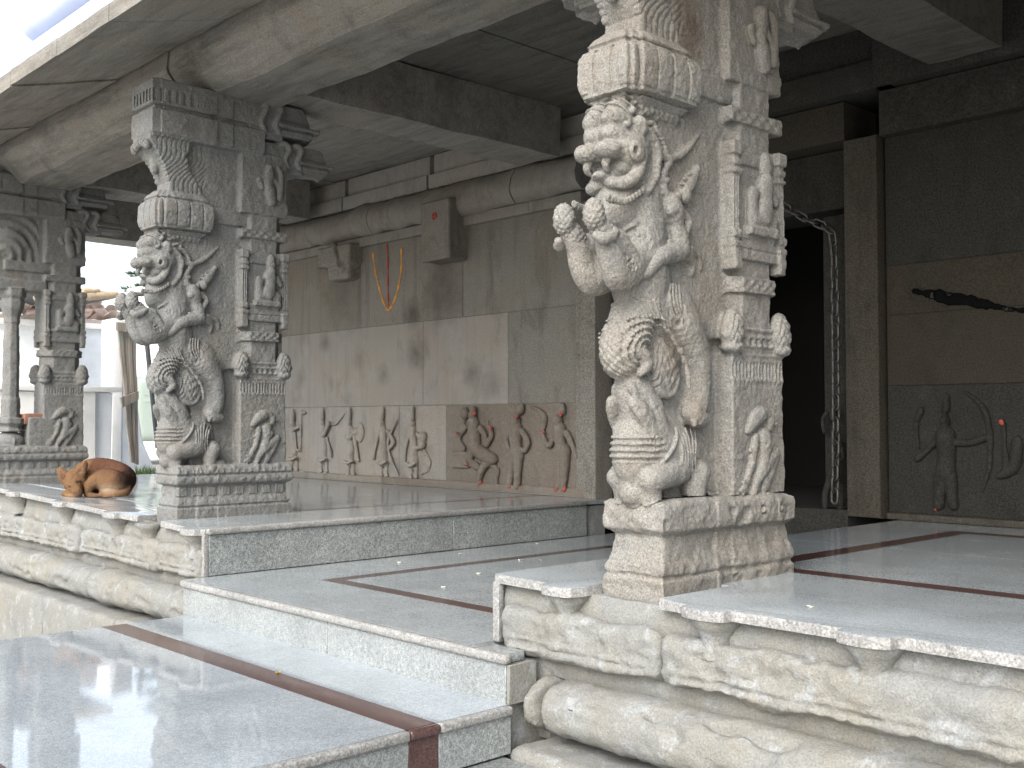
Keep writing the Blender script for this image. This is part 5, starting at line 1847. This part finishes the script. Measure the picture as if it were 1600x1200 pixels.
bb = v[:, 1]
paint((cr - 560) / 200 * (bb > -.02) + (360 - cc) / 150 * (cr > 600), (.085, .043, .027))
paint(((cr - 1120) / 160) * np.clip((620 - cc) / 200, 0, 1), (.035, .02, .016))
paint(np.exp(-(((cr - 1060) / 190) ** 2 + ((cc - 560) / 75) ** 2)) * 1.0 * (bb < .0), (.22, .165, .115))
paint(np.exp(-(((cr - 820) / 90) ** 2 + ((cc - 590) / 70) ** 2)) * 1.2 * (bb < -.02), (.08, .05, .035))  # gap beside the thigh: its shade is painted into the coat
paint(np.exp(-(((cr - 540) / 70) ** 2 + ((cc - 630) / 45) ** 2)) * 1.1 * (bb < -.14), (.075, .05, .04))
paint(np.exp(-(((cr - 395) / 40) ** 2 + ((cc - 510) / 16) ** 2)) * 1.3 * (bb < -.12), (.03, .02, .015))
paint(np.exp(-(((cr - 532) / 40) ** 2 + ((cc - 432) / 22) ** 2)) * 1.3 * (bb < -.10), (.03, .02, .015))
paint(np.exp(-(((cr - 400) / 110) ** 2 + ((cc - 660) / 28) ** 2)) * (bb < -.12), (.19, .115, .062))
paint(np.exp(-(((cr - 150) / 40) ** 2 + ((cc - 310) / 70) ** 2)) * .8 * (bb < -.07), (.12, .075, .055))
paint(np.exp(-(((cr - 555) / 35) ** 2 + ((cc - 235) / 60) ** 2)) * .8 * (bb < -.07), (.12, .075, .055))
me = np_mesh('dog', v, q)
at = me.color_attributes.new('coat', 'FLOAT_COLOR', 'POINT')
at.data.foreach_set('color', np.concatenate([colr, np.ones((len(v), 1))], 1).astype(np.float32).ravel())
m, nt, b = mk('dog_fur')
an = nt.nodes.new('ShaderNodeVertexColor'); an.layer_name = 'coat'
fn_ = nz(nt, stretch(nt, pos(nt, True), (60, 60, 220)), 1.0, 4, .7)
nt.links.new(mix(nt, 1.0, an.outputs[0], ramp(nt, fn_, [(0.3, g(.7)), (.7, g(1.3))]), 'MULTIPLY'), b.inputs['Base Color'])
b.inputs['Roughness'].default_value = .95
b.inputs['Specular IOR Level'].default_value = .08
bump(nt, b, fn_, .003, .7)
me.materials.append(m)
dog = bpy.data.objects.new('dog', me)
COL.objects.link(dog)
dp = at_z(136, 773, .06)
dp = dp + np.array([-math.sin(YAW), math.cos(YAW), 0]) * .15
dog.location = (dp[0], dp[1], tilt(dp[0], dp[1]) + .0015)
dog.rotation_euler = (0, 0, YAW)
dog.scale = (.79, .79, .84)
tag(dog, 'brown dog with upright ears asleep, curled up at the edge of the left platform', 'dog')

# ------------------------------------------------------------------ iron chain by the doorway
CH = empty('iron_chain', (-3.0, 5.1, .0), 'iron chain looped from the lintel and hanging down in front of the door jamb', 'chain')
bm = bmesh.new()
R_, r_ = .0205, .0072
rings = []
N = 20
for i in range(N):
    t = 2 * PI * i / N
    c = Vector((R_ * math.cos(t), 0, R_ * math.sin(t) + (.020 if math.sin(t) > 0 else -.020)))
    o_ = Vector((math.cos(t), 0, math.sin(t)))
    rings.append([bm.verts.new(c + o_ * r_ * math.cos(2 * PI * j / 8) + Vector((0, 1, 0)) * r_ * math.sin(2 * PI * j / 8)) for j in range(8)])
for i in range(N):
    a, c = rings[i], rings[(i + 1) % N]
    for j in range(8): bm.faces.new((a[j], a[(j + 1) % 8], c[(j + 1) % 8], c[j]))
link_me = bm_mesh('link', bm, 60)
link_me.materials.append(M['iron'])
cp = [(1196, 305), (1228, 323), (1262, 343), (1288, 353), (1299, 362), (1303, 390), (1305, 470), (1306, 600), (1306, 700), (1304, 790)]
P, _ = spline([at_y(a, b, 5.135) for a, b in cp], 1, 30)
P = np.array(P)
dd = np.concatenate([[0], np.cumsum(np.linalg.norm(np.diff(P, axis=0), axis=1))])
s, i = 0.0, 0
while s < dd[-1] - .05:
    p = np.array([np.interp(s, dd, P[:, k]) for k in range(3)])
    p2 = np.array([np.interp(s + .05, dd, P[:, k]) for k in range(3)])
    dirv = Vector(p2 - p).normalized()
    o = bpy.data.objects.new('link', link_me)
    COL.objects.link(o)
    o.parent = CH
    o.location = Vector((p + p2) / 2) - CH.location
    qq = dirv.to_track_quat('Z', 'Y')
    o.rotation_euler = (qq.to_matrix() @ Matrix.Rotation((.35 if i % 2 else 1.9) + (rt.random() - .5) * .3, 3, 'Z')).to_euler()
    s += .062
    i += 1

# ------------------------------------------------------------------ fallen petals
def petal(px, py, z, mat, label, cat, group, r=.0085):
    p = at_z(px, py, z)
    bm = bmesh.new()
    for k in range(4):
        a = k * 1.7 + rt.random()
        c = Vector((p[0] + r * .6 * math.cos(a), p[1] + r * .6 * math.sin(a), z + .004))
        vs = [bm.verts.new(c + Vector((r * .8 * math.cos(t) * (1 if math.cos(t - a) > 0 else .6), r * .8 * math.sin(t), .004 + .007 * rt.random()))) for t in np.linspace(0, 2 * PI, 7)[:-1]]
        bm.faces.new(vs)
    bmesh.ops.solidify(bm, geom=bm.faces[:], thickness=.002)
    o = link(cat.replace(' ', '_'), bm_mesh('petal', bm), mat)
    zs = min(v.co.z for v in o.data.vertices)
    for v in o.data.vertices: v.co.z += z + .0005 - zs
    return tag(o, label, cat, group)


for a, b, lab in ((624, 880, 'white blossom farthest left on the middle tread, outside the brown stripe'), (719, 866, 'white blossom just outside the brown stripe, below the dark riser'),
                  (748, 897, 'white blossom inside the stripe corner, close to the right platform'), (693, 918, 'white blossom lying nearest the front inside the stripe corner'),
                  (839, 850, 'white blossom highest up, right below the foot of the dark riser'), (813, 876, 'white blossom near the long brown stripe, left one of a close pair'),
                  (844, 876, 'white blossom near the long brown stripe, right one of a close pair')):
    petal(a, b, zm, M['petal'], lab, 'blossom', 'white blossoms scattered on the steps')
petal(1266, 950, 0, M['petal'], 'white blossom on the front edge of the right platform', 'blossom', None)
petal(434, 1052, zl, M['yellow'], 'tiny yellow leaf lying on the red brown stripe', 'leaf', None, .008)
